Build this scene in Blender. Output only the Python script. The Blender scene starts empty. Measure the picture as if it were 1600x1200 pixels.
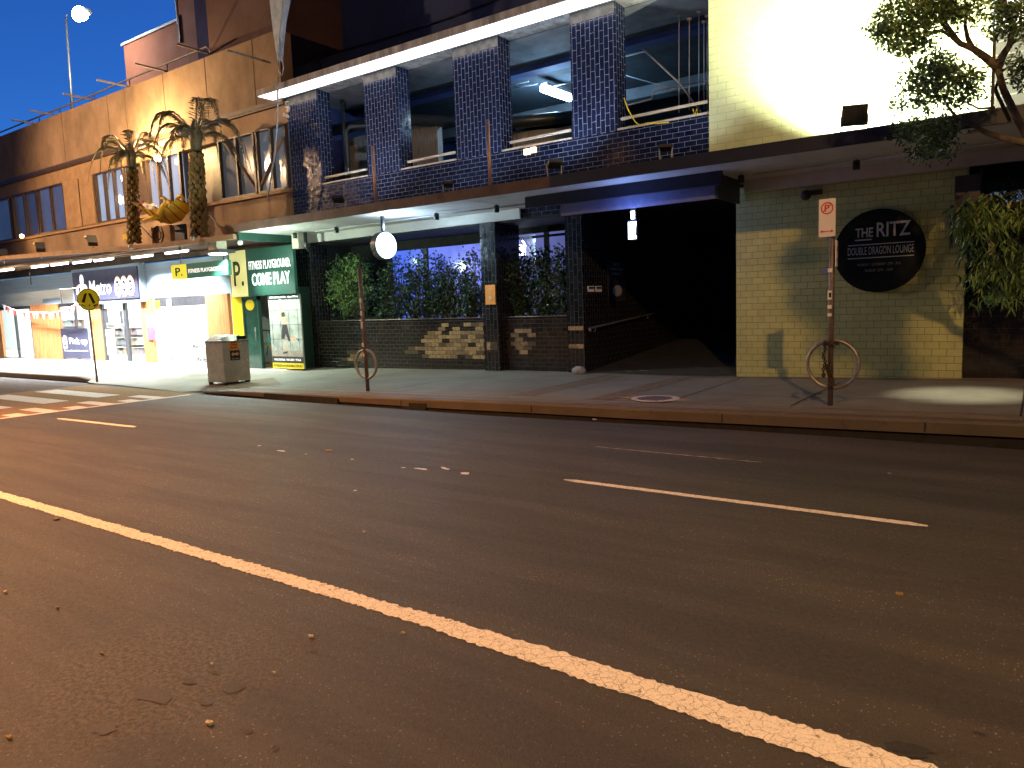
import bpy, math, random
import numpy as np
from mathutils import Vector, Matrix
R = math.radians
S = bpy.context.scene
COL = S.collection
rnd = random.Random(7)

# ------------------------------------------------------------------ camera
F_PX, YAW, PIT, ROL = 1139.3, -0.61548, -0.11149, -0.036409
CAMZ = 1.75
def _basis():
    cy, sy = math.cos(YAW), math.sin(YAW); cp, sp = math.cos(PIT), math.sin(PIT); cr, sr = math.cos(ROL), math.sin(ROL)
    F = np.array([sy*cp, cy*cp, sp]); Rt = np.array([cy, -sy, 0.0]); U = np.cross(Rt, F)
    return cr*Rt + sr*U, -sr*Rt + cr*U, F
BR, BU, BF = _basis()
cam = bpy.data.cameras.new('camera'); camo = bpy.data.objects.new('camera', cam); COL.objects.link(camo)
M = Matrix.Identity(4)
for i in range(3):
    M[i][0] = BR[i]; M[i][1] = BU[i]; M[i][2] = -BF[i]
M[2][3] = CAMZ
camo.matrix_world = M
cam.sensor_width = 36; cam.lens = F_PX/1600*36; cam.clip_end = 1000; cam.clip_start = .05
S.camera = camo

# ------------------------------------------------------------------ world: deep blue dusk sky
W = bpy.data.worlds.new("World"); S.world = W; W.use_nodes = True
nt = W.node_tree; bg = nt.nodes['Background']
sky = nt.nodes.new('ShaderNodeTexSky'); sky.sky_type = 'NISHITA'; sky.sun_disc = False
sky.sun_elevation = R(7); sky.sun_rotation = R(150); sky.air_density = 1; sky.ozone_density = 6; sky.dust_density = .1
tint = nt.nodes.new('ShaderNodeMix'); tint.data_type = 'RGBA'; tint.blend_type = 'MULTIPLY'; tint.inputs[0].default_value = 1
tint.inputs[7].default_value = (.80, 1.02, 1.62, 1)
# the afterglow lies low on the left; the zenith and the other side are already night
tc = nt.nodes.new('ShaderNodeTexCoord'); dp = nt.nodes.new('ShaderNodeVectorMath'); dp.operation = 'DOT_PRODUCT'; dp.inputs[1].default_value = (-.90, .30, .30)
nt.links.new(tc.outputs['Generated'], dp.inputs[0])
gl_ = nt.nodes.new('ShaderNodeMapRange'); gl_.inputs[1].default_value = .2; gl_.inputs[2].default_value = .85; gl_.inputs[3].default_value = .12; gl_.inputs[4].default_value = 1.0
nt.links.new(dp.outputs['Value'], gl_.inputs[0])
m2 = nt.nodes.new('ShaderNodeMath'); m2.operation = 'MULTIPLY'; m2.inputs[1].default_value = .10; nt.links.new(gl_.outputs[0], m2.inputs[0]); nt.links.new(m2.outputs[0], bg.inputs[1])
nt.links.new(sky.outputs[0], tint.inputs[6]); nt.links.new(tint.outputs[2], bg.inputs[0])
bg.inputs[1].default_value = .10
S.view_settings.view_transform = 'Standard'; S.view_settings.look = 'None'; S.view_settings.exposure = 0; S.view_settings.gamma = 1
S.render.engine = 'CYCLES'
try:
    S.cycles.max_bounces = 6; S.cycles.diffuse_bounces = 3; S.cycles.glossy_bounces = 3; S.cycles.sample_clamp_indirect = 6
except Exception: pass

# ------------------------------------------------------------------ pixel helpers (pixels of the 1600x1200 photo -> points on known planes)
def ray(px, py): return BR*(px-800)/F_PX - BU*(py-600)/F_PX + BF
def onY(px, py, Y): d = ray(px, py); k = Y/d[1]; return Vector((d[0]*k, Y, CAMZ+d[2]*k))
def onZ(px, py, z): d = ray(px, py); k = (z-CAMZ)/d[2]; return Vector((d[0]*k, d[1]*k, z))
def onX(px, py, X): d = ray(px, py); k = X/d[0]; return Vector((X, d[1]*k, CAMZ+d[2]*k))

# ------------------------------------------------------------------ mesh builder
class MB:
    def __init__(s): s.v = []; s.f = []; s.sm = []; s.mi = []; s.m = 0
    def add(s, vs, fs, smooth=False):
        o = len(s.v); s.v += [tuple(map(float, v)) for v in vs]
        for f in fs: s.f.append([i+o for i in f]); s.sm.append(smooth); s.mi.append(s.m)
        return s
    def box(s, x0, x1, y0, y1, z0, z1):
        x0, x1 = sorted((x0, x1)); y0, y1 = sorted((y0, y1)); z0, z1 = sorted((z0, z1))
        return s.add([(x0,y0,z0),(x1,y0,z0),(x1,y1,z0),(x0,y1,z0),(x0,y0,z1),(x1,y0,z1),(x1,y1,z1),(x0,y1,z1)],
              [(0,3,2,1),(4,5,6,7),(0,1,5,4),(1,2,6,5),(2,3,7,6),(3,0,4,7)])
    def obox(s, c, size, rot):      # oriented box; rot = Matrix 3x3
        c = Vector(c); vs = []
        for dz in (-.5,.5):
            for dx, dy in ((-.5,-.5),(.5,-.5),(.5,.5),(-.5,.5)):
                vs.append(c + rot @ Vector((dx*size[0], dy*size[1], dz*size[2])))
        return s.add(vs, [(0,3,2,1),(4,5,6,7),(0,1,5,4),(1,2,6,5),(2,3,7,6),(3,0,4,7)])
    def prism(s, pts, y0, y1):      # polygon given as (x,z), extruded along y
        n = len(pts); vs = [(p[0], y0, p[1]) for p in pts] + [(p[0], y1, p[1]) for p in pts]
        return s.add(vs, [tuple(range(n)), tuple(range(2*n-1, n-1, -1))] + [(i, n+i, n+(i+1) % n, (i+1) % n) for i in range(n)])
    def prismz(s, pts, z0, z1):
        n = len(pts); vs = [(p[0], p[1], z0) for p in pts] + [(p[0], p[1], z1) for p in pts]
        return s.add(vs, [tuple(range(n-1, -1, -1)), tuple(range(n, 2*n))] + [(i, (i+1) % n, n+(i+1) % n, n+i) for i in range(n)])
    def tube(s, pts, r, n=8, caps=True):
        pts = [Vector(p) for p in pts]; rs = r if isinstance(r, (list, tuple)) else [r]*len(pts)
        vs = []; up = None
        for i, p in enumerate(pts):
            d = (pts[min(i+1, len(pts)-1)] - pts[max(i-1, 0)])
            if d.length < 1e-9: d = Vector((0,0,1))
            d.normalize()
            if up is None:
                a = Vector((0,0,1)) if abs(d.z) < .9 else Vector((1,0,0)); up = d.cross(a).normalized()
            up = (up - d*up.dot(d)); up = up.normalized() if up.length > 1e-6 else d.orthogonal().normalized()
            w = d.cross(up)
            for k in range(n):
                t = 2*math.pi*k/n; vs.append(p + (up*math.cos(t) + w*math.sin(t))*rs[i])
        fs = [(i*n+k, i*n+(k+1) % n, (i+1)*n+(k+1) % n, (i+1)*n+k) for i in range(len(pts)-1) for k in range(n)]
        s.add(vs, fs, True)
        if caps:
            o = len(s.v)-len(vs); s.f.append([o+k for k in range(n)][::-1]); s.sm.append(False); s.mi.append(s.m)
            o2 = o+(len(pts)-1)*n; s.f.append([o2+k for k in range(n)]); s.sm.append(False); s.mi.append(s.m)
        return s
    def ring(s, c, rad, r, axis='y', n=40, m=8, rx=None, rot=None):
        c = Vector(c); vs = []; rot = rot or Matrix.Identity(3)
        for i in range(n):
            t = 2*math.pi*i/n; ct, st = math.cos(t), math.sin(t)
            for k in range(m):
                a = 2*math.pi*k/m; q = rad + r*math.cos(a); h = r*math.sin(a)
                v = {'y': Vector((q*ct, h, q*st)), 'x': Vector((h, q*ct, q*st)), 'z': Vector((q*ct, q*st, h))}[axis]
                vs.append(c + rot @ v)
        return s.add(vs, [(i*m+k, i*m+(k+1) % m, ((i+1) % n)*m+(k+1) % m, ((i+1) % n)*m+k) for i in range(n) for k in range(m)], True)
    def disc(s, c, rad, th, n=48, rz=None, axis='y'):   # disc with thickness along an axis
        c = Vector(c); rz = rz or rad; vs = []
        for h in (-th/2, th/2):
            for i in range(n):
                t = 2*math.pi*i/n
                vs.append(c + {'y': Vector((rad*math.cos(t), h, rz*math.sin(t))), 'x': Vector((h, rad*math.cos(t), rz*math.sin(t))), 'z': Vector((rad*math.cos(t), rz*math.sin(t), h))}[axis])
        return s.add(vs, [tuple(range(n)), tuple(range(2*n-1, n-1, -1))] + [(i, n+i, n+(i+1) % n, (i+1) % n) for i in range(n)])
    def blob(s, c, r, n=10, m=7, rot=None, jit=0):
        c = Vector(c); rot = rot or Matrix.Identity(3); vs = []
        for j in range(m+1):
            ph = math.pi*j/m
            for i in range(n):
                t = 2*math.pi*i/n; q = 1+rnd.uniform(-jit, jit)
                vs.append(c + rot @ Vector((r[0]*math.sin(ph)*math.cos(t)*q, r[1]*math.sin(ph)*math.sin(t)*q, r[2]*math.cos(ph)*q)))
        return s.add(vs, [(j*n+i, j*n+(i+1) % n, (j+1)*n+(i+1) % n, (j+1)*n+i) for j in range(m) for i in range(n)], True)
    def quad(s, a, b, c, d): return s.add([a, b, c, d], [(0,1,2,3)])
    def leaf(s, p, d, L, w, nrm=None):
        p = Vector(p); d = Vector(d).normalized(); n = nrm or Vector((rnd.gauss(0,1), rnd.gauss(0,1), rnd.gauss(0,1)))
        u = d.cross(n); u = u.normalized() if u.length > 1e-4 else d.orthogonal().normalized()
        k = u.cross(d)*L*.08
        s.add([p, p+d*L*.45+u*w*.5+k, p+d*L, p+d*L*.45-u*w*.5+k], [(0,1,2),(0,2,3)])
        return s

WL = {}
def mesh(name, mb, mats, origin):
    me = bpy.data.meshes.new(name)
    vs = [(v[0]-origin[0], v[1]-origin[1], v[2]-origin[2]) for v in mb.v]
    me.from_pydata(vs, [], mb.f)
    for m in (mats if isinstance(mats, (list, tuple)) else [mats]): me.materials.append(m)
    me.polygons.foreach_set('use_smooth', mb.sm); me.polygons.foreach_set('material_index', mb.mi)
    me.update(); return me
def tag(o, label=None, cat=None, group=None, kind=None):
    if label: o['label'] = label
    if cat: o['category'] = cat
    if group: o['group'] = group
    if kind: o['kind'] = kind
    return o
def thing(name, label, cat, loc, group=None):
    o = bpy.data.objects.new(name, None); COL.objects.link(o); o.location = loc; o.empty_display_size = .2
    WL[o.name] = Vector(loc); return tag(o, label, cat, group)
def part(name, mb, mat, parent, label=None):
    org = WL[parent.name]
    o = bpy.data.objects.new(name, mesh(name, mb, mat, org)); COL.objects.link(o); o.parent = parent
    WL[o.name] = org
    if label: o['label'] = label
    return o
def parts(name, mb, mats, parent, label=None):
    par = list(range(len(mb.v)))
    def fd(i):
        while par[i] != i: par[i] = par[par[i]]; i = par[i]
        return i
    for f in mb.f:
        a = fd(f[0])
        for i in f[1:]: par[fd(i)] = a
    groups = {}
    for k, f in enumerate(mb.f): groups.setdefault(fd(f[0]), []).append(k)
    for ks in groups.values():
        m = MB(); mp = {}
        for k in ks:
            f = []
            for i in mb.f[k]:
                if i not in mp: mp[i] = len(m.v); m.v.append(mb.v[i])
                f.append(mp[i])
            m.f.append(f); m.sm.append(mb.sm[k]); m.mi.append(mb.mi[k])
        part(name, m, mats, parent, label)
def solo(name, mb, mat, label=None, cat=None, group=None, kind=None):
    xs, ys, zs = zip(*mb.v)
    org = Vector(((min(xs)+max(xs))/2, (min(ys)+max(ys))/2, min(zs))) if kind != 'structure' else Vector((0,0,0))
    o = bpy.data.objects.new(name, mesh(name, mb, mat, org)); COL.objects.link(o); o.location = org
    WL[o.name] = org
    return tag(o, label, cat, group, kind)
def dup(root, loc, label=None, rz=None):
    r = root.copy(); COL.objects.link(r); r.location = loc; WL[r.name] = Vector(loc)
    if label: r['label'] = label
    if rz is not None: r.rotation_euler.z = rz
    def rec(a, b):
        for ch in list(a.children):
            c = ch.copy(); COL.objects.link(c); c.parent = b; rec(ch, c)
    rec(root, r); return r

# ------------------------------------------------------------------ materials
def newmat(name):
    m = bpy.data.materials.new(name); m.use_nodes = True; n = m.node_tree
    return m, n, n.nodes['Principled BSDF']
def N(n, t, **kw):
    x = n.nodes.new(t)
    for k, v in kw.items(): setattr(x, k, v)
    return x
def pos(n): return N(n, 'ShaderNodeNewGeometry').outputs['Position']
def mixc(n, fac, a, b, blend='MIX'):
    m = N(n, 'ShaderNodeMix', data_type='RGBA', blend_type=blend)
    if hasattr(fac, 'links'): n.links.new(fac, m.inputs[0])
    else: m.inputs[0].default_value = fac
    for i, c in ((6, a), (7, b)):
        if hasattr(c, 'links'): n.links.new(c, m.inputs[i])
        else: m.inputs[i].default_value = (*c[:3], 1)
    return m.outputs[2]
def ramp(n, src, stops):
    r = N(n, 'ShaderNodeValToRGB'); e = r.color_ramp.elements
    while len(e) < len(stops): e.new(.5)
    for el, (p, c) in zip(e, stops): el.position = p; el.color = (*(c if isinstance(c, tuple) else (c,c,c)), 1)
    n.links.new(src, r.inputs[0]); return r.outputs[0]
def noise(n, scale, detail=4, rough=.6, vec=None, stretch=None):
    x = N(n, 'ShaderNodeTexNoise'); x.inputs['Scale'].default_value = scale; x.inputs['Detail'].default_value = detail; x.inputs['Roughness'].default_value = rough
    v = vec or pos(n)
    if stretch:
        mp = N(n, 'ShaderNodeMapping'); mp.inputs['Scale'].default_value = stretch; n.links.new(v, mp.inputs[0]); v = mp.outputs[0]
    n.links.new(v, x.inputs['Vector']); return x.outputs['Fac']
def bump(n, b, src, strength=.3, dist=.01):
    k = N(n, 'ShaderNodeBump'); k.inputs['Strength'].default_value = strength; k.inputs['Distance'].default_value = dist
    n.links.new(src, k.inputs['Height']); n.links.new(k.outputs[0], b.inputs['Normal'])
def mat(name, c, rough=.6, metal=0, var=.25, scale=6, bmp=.15, stretch=None, spec=.5):
    m, n, b = newmat(name); b.inputs['Roughness'].default_value = rough; b.inputs['Metallic'].default_value = metal
    b.inputs['Specular IOR Level'].default_value = spec
    nz = noise(n, scale, 5, .65, stretch=stretch)
    lo = tuple(x*(1-var) for x in c); hi = tuple(min(1, x*(1+var*.7)) for x in c)
    n.links.new(ramp(n, nz, [(.3, lo), (.7, hi)]), b.inputs['Base Color'])
    r2 = ramp(n, nz, [(.25, min(1, rough*1.2)), (.75, rough*.85)]); n.links.new(r2, b.inputs['Roughness'])
    if bmp: bump(n, b, noise(n, scale*8, 3), bmp, .006)
    return m
def emit(name, c, s):
    m, n, b = newmat(name); b.inputs['Base Color'].default_value = (*c, 1); b.inputs['Emission Color'].default_value = (*c, 1); b.inputs['Emission Strength'].default_value = s
    b.inputs['Roughness'].default_value = .4; return m
def brick(name, c1, c2, mortar, w, h, vertical=False, rough=.2, msize=.008, bmp=.6, off=.5, pale_zone=0, shift=(0,0), spec=.5, dirt=.35):
    m, n, b = newmat(name)
    sp = N(n, 'ShaderNodeSeparateXYZ'); n.links.new(pos(n), sp.inputs[0])
    ad = N(n, 'ShaderNodeMath', operation='ADD'); n.links.new(sp.outputs[0], ad.inputs[0]); n.links.new(sp.outputs[1], ad.inputs[1])
    cb = N(n, 'ShaderNodeCombineXYZ')
    n.links.new(ad.outputs[0], cb.inputs[1 if vertical else 0]); n.links.new(sp.outputs[2], cb.inputs[0 if vertical else 1])
    mp = N(n, 'ShaderNodeMapping'); mp.inputs['Location'].default_value = (50+shift[0], 50+shift[1], 0); n.links.new(cb.outputs[0], mp.inputs[0])
    t = N(n, 'ShaderNodeTexBrick'); t.offset = off; n.links.new(mp.outputs[0], t.inputs['Vector'])
    t.inputs['Scale'].default_value = 1; t.inputs['Brick Width'].default_value = w; t.inputs['Row Height'].default_value = h
    t.inputs['Mortar Size'].default_value = msize/2; t.inputs['Mortar Smooth'].default_value = .3; t.inputs['Bias'].default_value = 0
    t.inputs['Color1'].default_value = (*c1, 1); t.inputs['Color2'].default_value = (*c2, 1); t.inputs['Mortar'].default_value = (*mortar, 1)
    nz = noise(n, 2.2, 6, .7)
    col = mixc(n, ramp(n, nz, [(.35, dirt), (.65, 0.0)]), t.outputs['Color'], tuple(x*.45 for x in c1))
    if pale_zone:    # ramp for a paler zone under the eave
        dz = ramp(n, N(n, 'ShaderNodeMapRange').outputs[0], [(0, 0.0), (1, 1.0)])
    n.links.new(col, b.inputs['Base Color'])
    rr = mixc(n, t.outputs['Fac'], (rough,)*3, (.8,)*3); rz = mixc(n, ramp(n, noise(n, 9, 4), [(.4, 0.0), (.8, .5)]), rr, (min(1, rough+.35),)*3)
    n.links.new(rz, b.inputs['Roughness']); b.inputs['Specular IOR Level'].default_value = spec
    inv = N(n, 'ShaderNodeMath', operation='SUBTRACT'); inv.inputs[0].default_value = 1; n.links.new(t.outputs['Fac'], inv.inputs[1])
    # each tile sits at a slightly different angle
    wn = N(n, 'ShaderNodeTexNoise'); wn.inputs['Scale'].default_value = 5; wn.inputs['Detail'].default_value = 2; n.links.new(mp.outputs[0], wn.inputs['Vector'])
    ad2 = N(n, 'ShaderNodeMath', operation='MULTIPLY_ADD'); n.links.new(wn.outputs['Fac'], ad2.inputs[0]); ad2.inputs[1].default_value = .6; n.links.new(inv.outputs[0], ad2.inputs[2])
    bump(n, b, ad2.outputs[0], bmp, .006)
    return m
def asphalt(name):
    m, n, b = newmat(name); p = pos(n)
    g = noise(n, 95, 3, .85); g2 = noise(n, 30, 4, .7); big = noise(n, .45, 4, .6, stretch=(.5, 1.8, 1)); mid = noise(n, 3.5, 6, .75)
    c = ramp(n, g, [(.34, (.016,.013,.011)), (.48, (.055,.044,.037)), (.62, (.10,.082,.068)), (.74, (.16,.135,.11))])
    # pale aggregate chips
    v = N(n, 'ShaderNodeTexVoronoi'); v.inputs['Scale'].default_value = 75; n.links.new(p, v.inputs['Vector'])
    sepc = N(n, 'ShaderNodeSeparateColor'); n.links.new(v.outputs['Color'], sepc.inputs[0])
    ch = ramp(n, sepc.outputs[0], [(.90, 0.0), (.93, 1.0)]); dd = ramp(n, v.outputs['Distance'], [(.25, 1.0), (.42, 0.0)])
    mu = N(n, 'ShaderNodeMath', operation='MULTIPLY'); n.links.new(ch, mu.inputs[0]); n.links.new(dd, mu.inputs[1])
    c = mixc(n, mu.outputs[0], c, (.42,.37,.31))
    c = mixc(n, ramp(n, g2, [(.40, .5), (.55, 0.0)]), c, (.020,.016,.013))
    c = mixc(n, ramp(n, big, [(.40, .7), (.58, 0.0)]), c, (.026,.021,.017))
    st_ = noise(n, 1.1, 5, .65, stretch=(.22, 2.2, 1)); c = mixc(n, ramp(n, st_, [(.42, .65), (.56, 0.0)]), c, (.016,.012,.010))
    c = mixc(n, ramp(n, mid, [(.30, .75), (.42, 0.0)]), c, (.018,.014,.011))
    # coarse ravelled patch near the left kerb side, with an outline of its own
    vd = N(n, 'ShaderNodeVectorMath', operation='DISTANCE'); n.links.new(p, vd.inputs[0]); vd.inputs[1].default_value = (-3.45, 1.72, 0)
    ad = N(n, 'ShaderNodeMath', operation='MULTIPLY_ADD'); n.links.new(noise(n, 6, 5, .7), ad.inputs[0]); ad.inputs[1].default_value = 1.3; n.links.new(vd.outputs['Value'], ad.inputs[2])
    msk = ramp(n, ad.outputs[0], [(.95, 1.0), (1.25, 0.0)]) if False else None
    mr = N(n, 'ShaderNodeMapRange'); mr.inputs[1].default_value = 1.0; mr.inputs[2].default_value = 1.45; mr.inputs[3].default_value = .8; mr.inputs[4].default_value = 0; n.links.new(ad.outputs[0], mr.inputs[0])
    pt = ramp(n, noise(n, 42, 3, .8), [(.42, (.007,.006,.005)), (.58, (.10,.075,.05))])
    c = mixc(n, mr.outputs[0], c, pt)
    n.links.new(c, b.inputs['Base Color'])
    n.links.new(ramp(n, g2, [(.3, .5), (.7, .72)]), b.inputs['Roughness']); b.inputs['Specular IOR Level'].default_value = .5
    h = N(n, 'ShaderNodeMath', operation='ADD'); n.links.new(g, h.inputs[0]); n.links.new(noise(n, 42, 3, .8), h.inputs[1])
    bump(n, b, h.outputs[0], .9, .016)
    return m
def paint_line(name, c):
    m, n, b = newmat(name)
    v = N(n, 'ShaderNodeTexVoronoi', feature='DISTANCE_TO_EDGE'); v.inputs['Scale'].default_value = 17
    ds = N(n, 'ShaderNodeVectorMath', operation='ADD'); nn = N(n, 'ShaderNodeTexNoise'); nn.inputs['Scale'].default_value = 14; n.links.new(pos(n), nn.inputs['Vector'])
    sc = N(n, 'ShaderNodeVectorMath', operation='SCALE'); sc.inputs['Scale'].default_value = .06; n.links.new(nn.outputs['Color'], sc.inputs[0])
    n.links.new(pos(n), ds.inputs[0]); n.links.new(sc.outputs[0], ds.inputs[1]); n.links.new(ds.outputs[0], v.inputs['Vector'])
    crack = ramp(n, v.outputs['Distance'], [(0, .9), (.035, 0.0)])
    sel = ramp(n, noise(n, 5, 3), [(.38, .3), (.52, 1.0)])
    k = N(n, 'ShaderNodeMath', operation='MULTIPLY'); n.links.new(crack, k.inputs[0]); n.links.new(sel, k.inputs[1])
    base = ramp(n, noise(n, 120, 3, .8), [(.32, tuple(x*.5 for x in c)), (.5, c)])
    col = mixc(n, k.outputs[0], base, (.07,.06,.055)); col = mixc(n, ramp(n, noise(n, 22, 5, .8), [(.56, 0.0), (.66, .85)]), col, (.09,.08,.075))
    n.links.new(col, b.inputs['Base Color']); b.inputs['Roughness'].default_value = .65
    bump(n, b, noise(n, 150, 2), .4, .006); return m
def pave(name, c, jx=3.0):
    m, n, b = newmat(name)
    st = ramp(n, noise(n, .9, 6, .7), [(.3, tuple(x*.6 for x in c)), (.7, tuple(x*1.15 for x in c))])
    st = mixc(n, ramp(n, noise(n, 7, 5, .75), [(.3, .6), (.42, 0.0)]), st, tuple(x*.4 for x in c))
    st = mixc(n, ramp(n, noise(n, 90, 2, .8), [(.4, .4), (.55, 0.0)]), st, tuple(x*.5 for x in c))
    n.links.new(st, b.inputs['Base Color']); b.inputs['Roughness'].default_value = .7
    bump(n, b, noise(n, 70, 3), .3, .006); return m

A = {}
A['asphalt'] = asphalt('asphalt')
A['line'] = paint_line('line_paint', (.68,.66,.64))
A['pave'] = pave('pavement', (.23,.225,.19))
A['kerb'] = pave('kerb_concrete', (.115,.092,.066))
A['brickpave'] = brick('brick_pavers', (.19,.145,.10), (.17,.13,.092), (.07,.06,.045), .5, .5, rough=.75, bmp=.3)
A['dark'] = mat('grime', (.012,.011,.01), .9)
A['tileV'] = brick('navy_tile_upright', (.008,.014,.042), (.013,.021,.062), (.27,.29,.37), .25, .105, True, .10, .009)
A['tileH'] = brick('navy_tile_running', (.006,.010,.028), (.010,.015,.040), (.22,.23,.29), .235, .098, False, .10, .008)
A['tileK'] = brick('black_tile_upright', (.010,.011,.011), (.02,.02,.022), (.055,.055,.055), .25, .105, True, .12, .008)
A['tileP'] = brick('black_tile_planter', (.014,.012,.010), (.028,.022,.016), (.045,.04,.035), .235, .098, False, .16, .008)
A['yel'] = brick('cream_green_block', (.47,.49,.19), (.52,.53,.22), (.11,.11,.05), .217, .118, False, .5, .008, .4)
A['yelU'] = brick('pale_cream_block', (.56,.62,.33), (.60,.65,.36), (.30,.30,.19), .33, .135, False, .6, .008, .3)
A['blk'] = brick('dark_block', (.05,.05,.04), (.07,.065,.05), (.22,.21,.17), .40, .20, False, .6, .010, .4)
A['black'] = mat('black_paint', (.010,.011,.013), .35)
A['blackm'] = mat('matt_black', (.012,.013,.012), .8)
A['char'] = mat('charcoal_paint', (.03,.03,.035), .5)
A['navy'] = mat('navy_render', (.012,.022,.11), .7, scale=.6, var=.4)
A['purple'] = mat('plum_wall_tone', (.022,.042,.15), .8, scale=.5, var=.35)
A['fascia'] = mat('awning_fascia', (.010,.014,.034), .5, scale=3, var=.4)
A['fasciaB'] = mat('awning_fascia_brown', (.075,.045,.038), .6, scale=3, var=.4)
A['soffit'] = mat('soffit_sheet', (.52,.51,.48), .6, scale=1.3, var=.18)
A['brown'] = mat('ochre_render', (.245,.165,.112), .8, scale=.9, var=.4, stretch=(1,1,.7))
A['brownT'] = mat('ochre_panel', (.29,.18,.10), .75, scale=2.5, var=.25)
A['terra'] = mat('terracotta_render', (.46,.16,.085), .85, scale=.8, var=.12)
A['umber'] = mat('umber_render', (.085,.045,.042), .85, scale=.7, var=.3)
A['bframe'] = mat('bronze_frame', (.05,.028,.018), .5)
A['conc'] = mat('weathered_concrete', (.34,.33,.31), .85, scale=5, var=.55, stretch=(1,1,.2), bmp=.5)
A['white'] = mat('white_paint', (.78,.78,.78), .5, var=.08)
A['lblue'] = mat('pale_blue_board', (.33,.42,.50), .6, scale=2, var=.12, stretch=(.3,1,6))
A['wood'] = mat('cedar_boards', (.42,.17,.055), .6, scale=7, var=.6, stretch=(7,7,.25), bmp=.3)
A['slate'] = mat('slate_panel', (.035,.035,.07), .5, var=.1)
A['steel'] = mat('galvanised_steel', (.36,.33,.30), .42, metal=.7, scale=14, var=.35)
A['polem'] = mat('weathered_pole', (.20,.15,.13), .5, metal=.5, scale=20, var=.4)
A['copper'] = mat('copper_pipe', (.5,.33,.25), .45, metal=.6, scale=14)
A['sill'] = mat('cream_sill', (.5,.45,.36), .5)
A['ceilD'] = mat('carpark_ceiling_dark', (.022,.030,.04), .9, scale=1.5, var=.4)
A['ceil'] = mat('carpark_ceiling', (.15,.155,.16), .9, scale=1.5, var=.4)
A['board'] = mat('board_formed_concrete', (.30,.30,.28), .9, scale=6, var=.55, stretch=(5,5,.4), bmp=.5)
A['duct'] = mat('pvc_duct', (.05,.07,.08), .35, metal=.4)
A['wire'] = mat('cable', (.45,.47,.5), .5)
A['yellow'] = mat('yellow_vinyl', (.80,.62,.02), .4, var=.08)
A['orange'] = mat('orange_sticker', (.75,.30,.03), .5, var=.1)
A['green'] = mat('shop_green', (.015,.06,.045), .4, var=.2)
A['greenl'] = mat('light_green', (.18,.38,.12), .5, var=.1)
A['signw'] = mat('sign_white', (.82,.82,.80), .45, var=.05)
A['textw'] = emit('lit_letter', (1,1,1), .7)
A['signred'] = mat('sign_red', (.65,.05,.04), .5, var=.1)
A['letter'] = mat('silver_letter', (.36,.37,.38), .45, var=.1)
A['leafA'] = mat('leaf_dark', (.022,.055,.024), .45, var=.5, scale=9, bmp=0)
A['leafB'] = mat('leaf_mid', (.08,.16,.045), .45, var=.4, scale=9, bmp=0)
A['leafC'] = mat('leaf_light', (.19,.31,.08), .45, var=.3, scale=9, bmp=0)
A['bark'] = mat('bark', (.12,.095,.07), .9, scale=18, var=.5, bmp=.6)
A['glass'] = mat('dark_glass', (.02,.03,.05), .06, var=.2, bmp=0)
A['litter'] = mat('paper_litter', (.42,.38,.30), .8, scale=80, var=.5)
A['leafY'] = mat('fallen_leaf', (.26,.17,.05), .7, scale=60, var=.6)
A['frond'] = mat('metal_frond', (.17,.15,.085), .4, var=.5, scale=12)
A['palmtrunk'] = mat('palm_trunk', (.24,.18,.06), .7, var=.5, scale=14, bmp=.5)
A['fish'] = mat('yellow_canvas', (.78,.50,.02), .5, var=.2, scale=6)
A['tubeE'] = emit('tube_glow', (.93,.97,1), 14)
A['teal'] = mat('bike_teal', (.10,.42,.36), .4)
A['rubber'] = mat('rubber', (.015,.015,.015), .8)
A['skin'] = mat('print_skin', (.55,.36,.25), .6)
A['hair'] = mat('print_hair', (.6,.5,.3), .6)
A['rust'] = mat('rusty_chain', (.07,.045,.03), .6, metal=.5, scale=40)

# ------------------------------------------------------------------ text
def text(s, w, h, c, mat_, parent=None, name='lettering', d=.006, rot=None, bold=0, mirror=False, label=None):
    """letters facing -y, fitted into w x h with their centre at c"""
    cu = bpy.data.curves.new(name, 'FONT'); cu.body = s; cu.extrude = .01; cu.offset = bold; cu.resolution_u = 3; cu.align_x = 'CENTER'
    o = bpy.data.objects.new('tmp', cu); COL.objects.link(o); dg = bpy.context.evaluated_depsgraph_get(); dg.update()
    me = bpy.data.meshes.new_from_object(o.evaluated_get(dg)); bpy.data.objects.remove(o); bpy.data.curves.remove(cu)
    V = np.array([v.co[:] for v in me.vertices]); mn, mx = V.min(0), V.max(0)
    V = (V-(mn+mx)/2)/np.maximum(mx-mn, 1e-6)
    mb = MB(); pts = []
    for v in V:
        q = Vector((v[0]*w*(-1 if mirror else 1), -v[2]*d, v[1]*h))
        if rot: q = rot @ q
        pts.append(Vector(c)+q)
    mb.add(pts, [list(p.vertices) for p in me.polygons]); bpy.data.meshes.remove(me)
    return part(name, mb, mat_, parent, label) if parent else mb

# ------------------------------------------------------------------ lamps
def lamp(kind, loc, power, color, parent=None, target=None, size=.3, spot=None, blend=.4, size_y=None):
    l = bpy.data.lights.new('lamp_light', kind); l.energy = power; l.color = color
    if kind == 'SPOT': l.spot_size = R(spot); l.spot_blend = blend; l.shadow_soft_size = size
    elif kind == 'POINT': l.shadow_soft_size = size
    elif kind == 'AREA':
        l.size = size
        if size_y: l.shape = 'RECTANGLE'; l.size_y = size_y
    o = bpy.data.objects.new('lamp_light', l); COL.objects.link(o)
    loc = Vector(loc)
    if parent: o.parent = parent; o.location = loc - WL[parent.name]
    else: o.location = loc
    if target is not None: o.rotation_euler = (Vector(target)-loc).to_track_quat('-Z', 'Y').to_euler()
    return o

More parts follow.
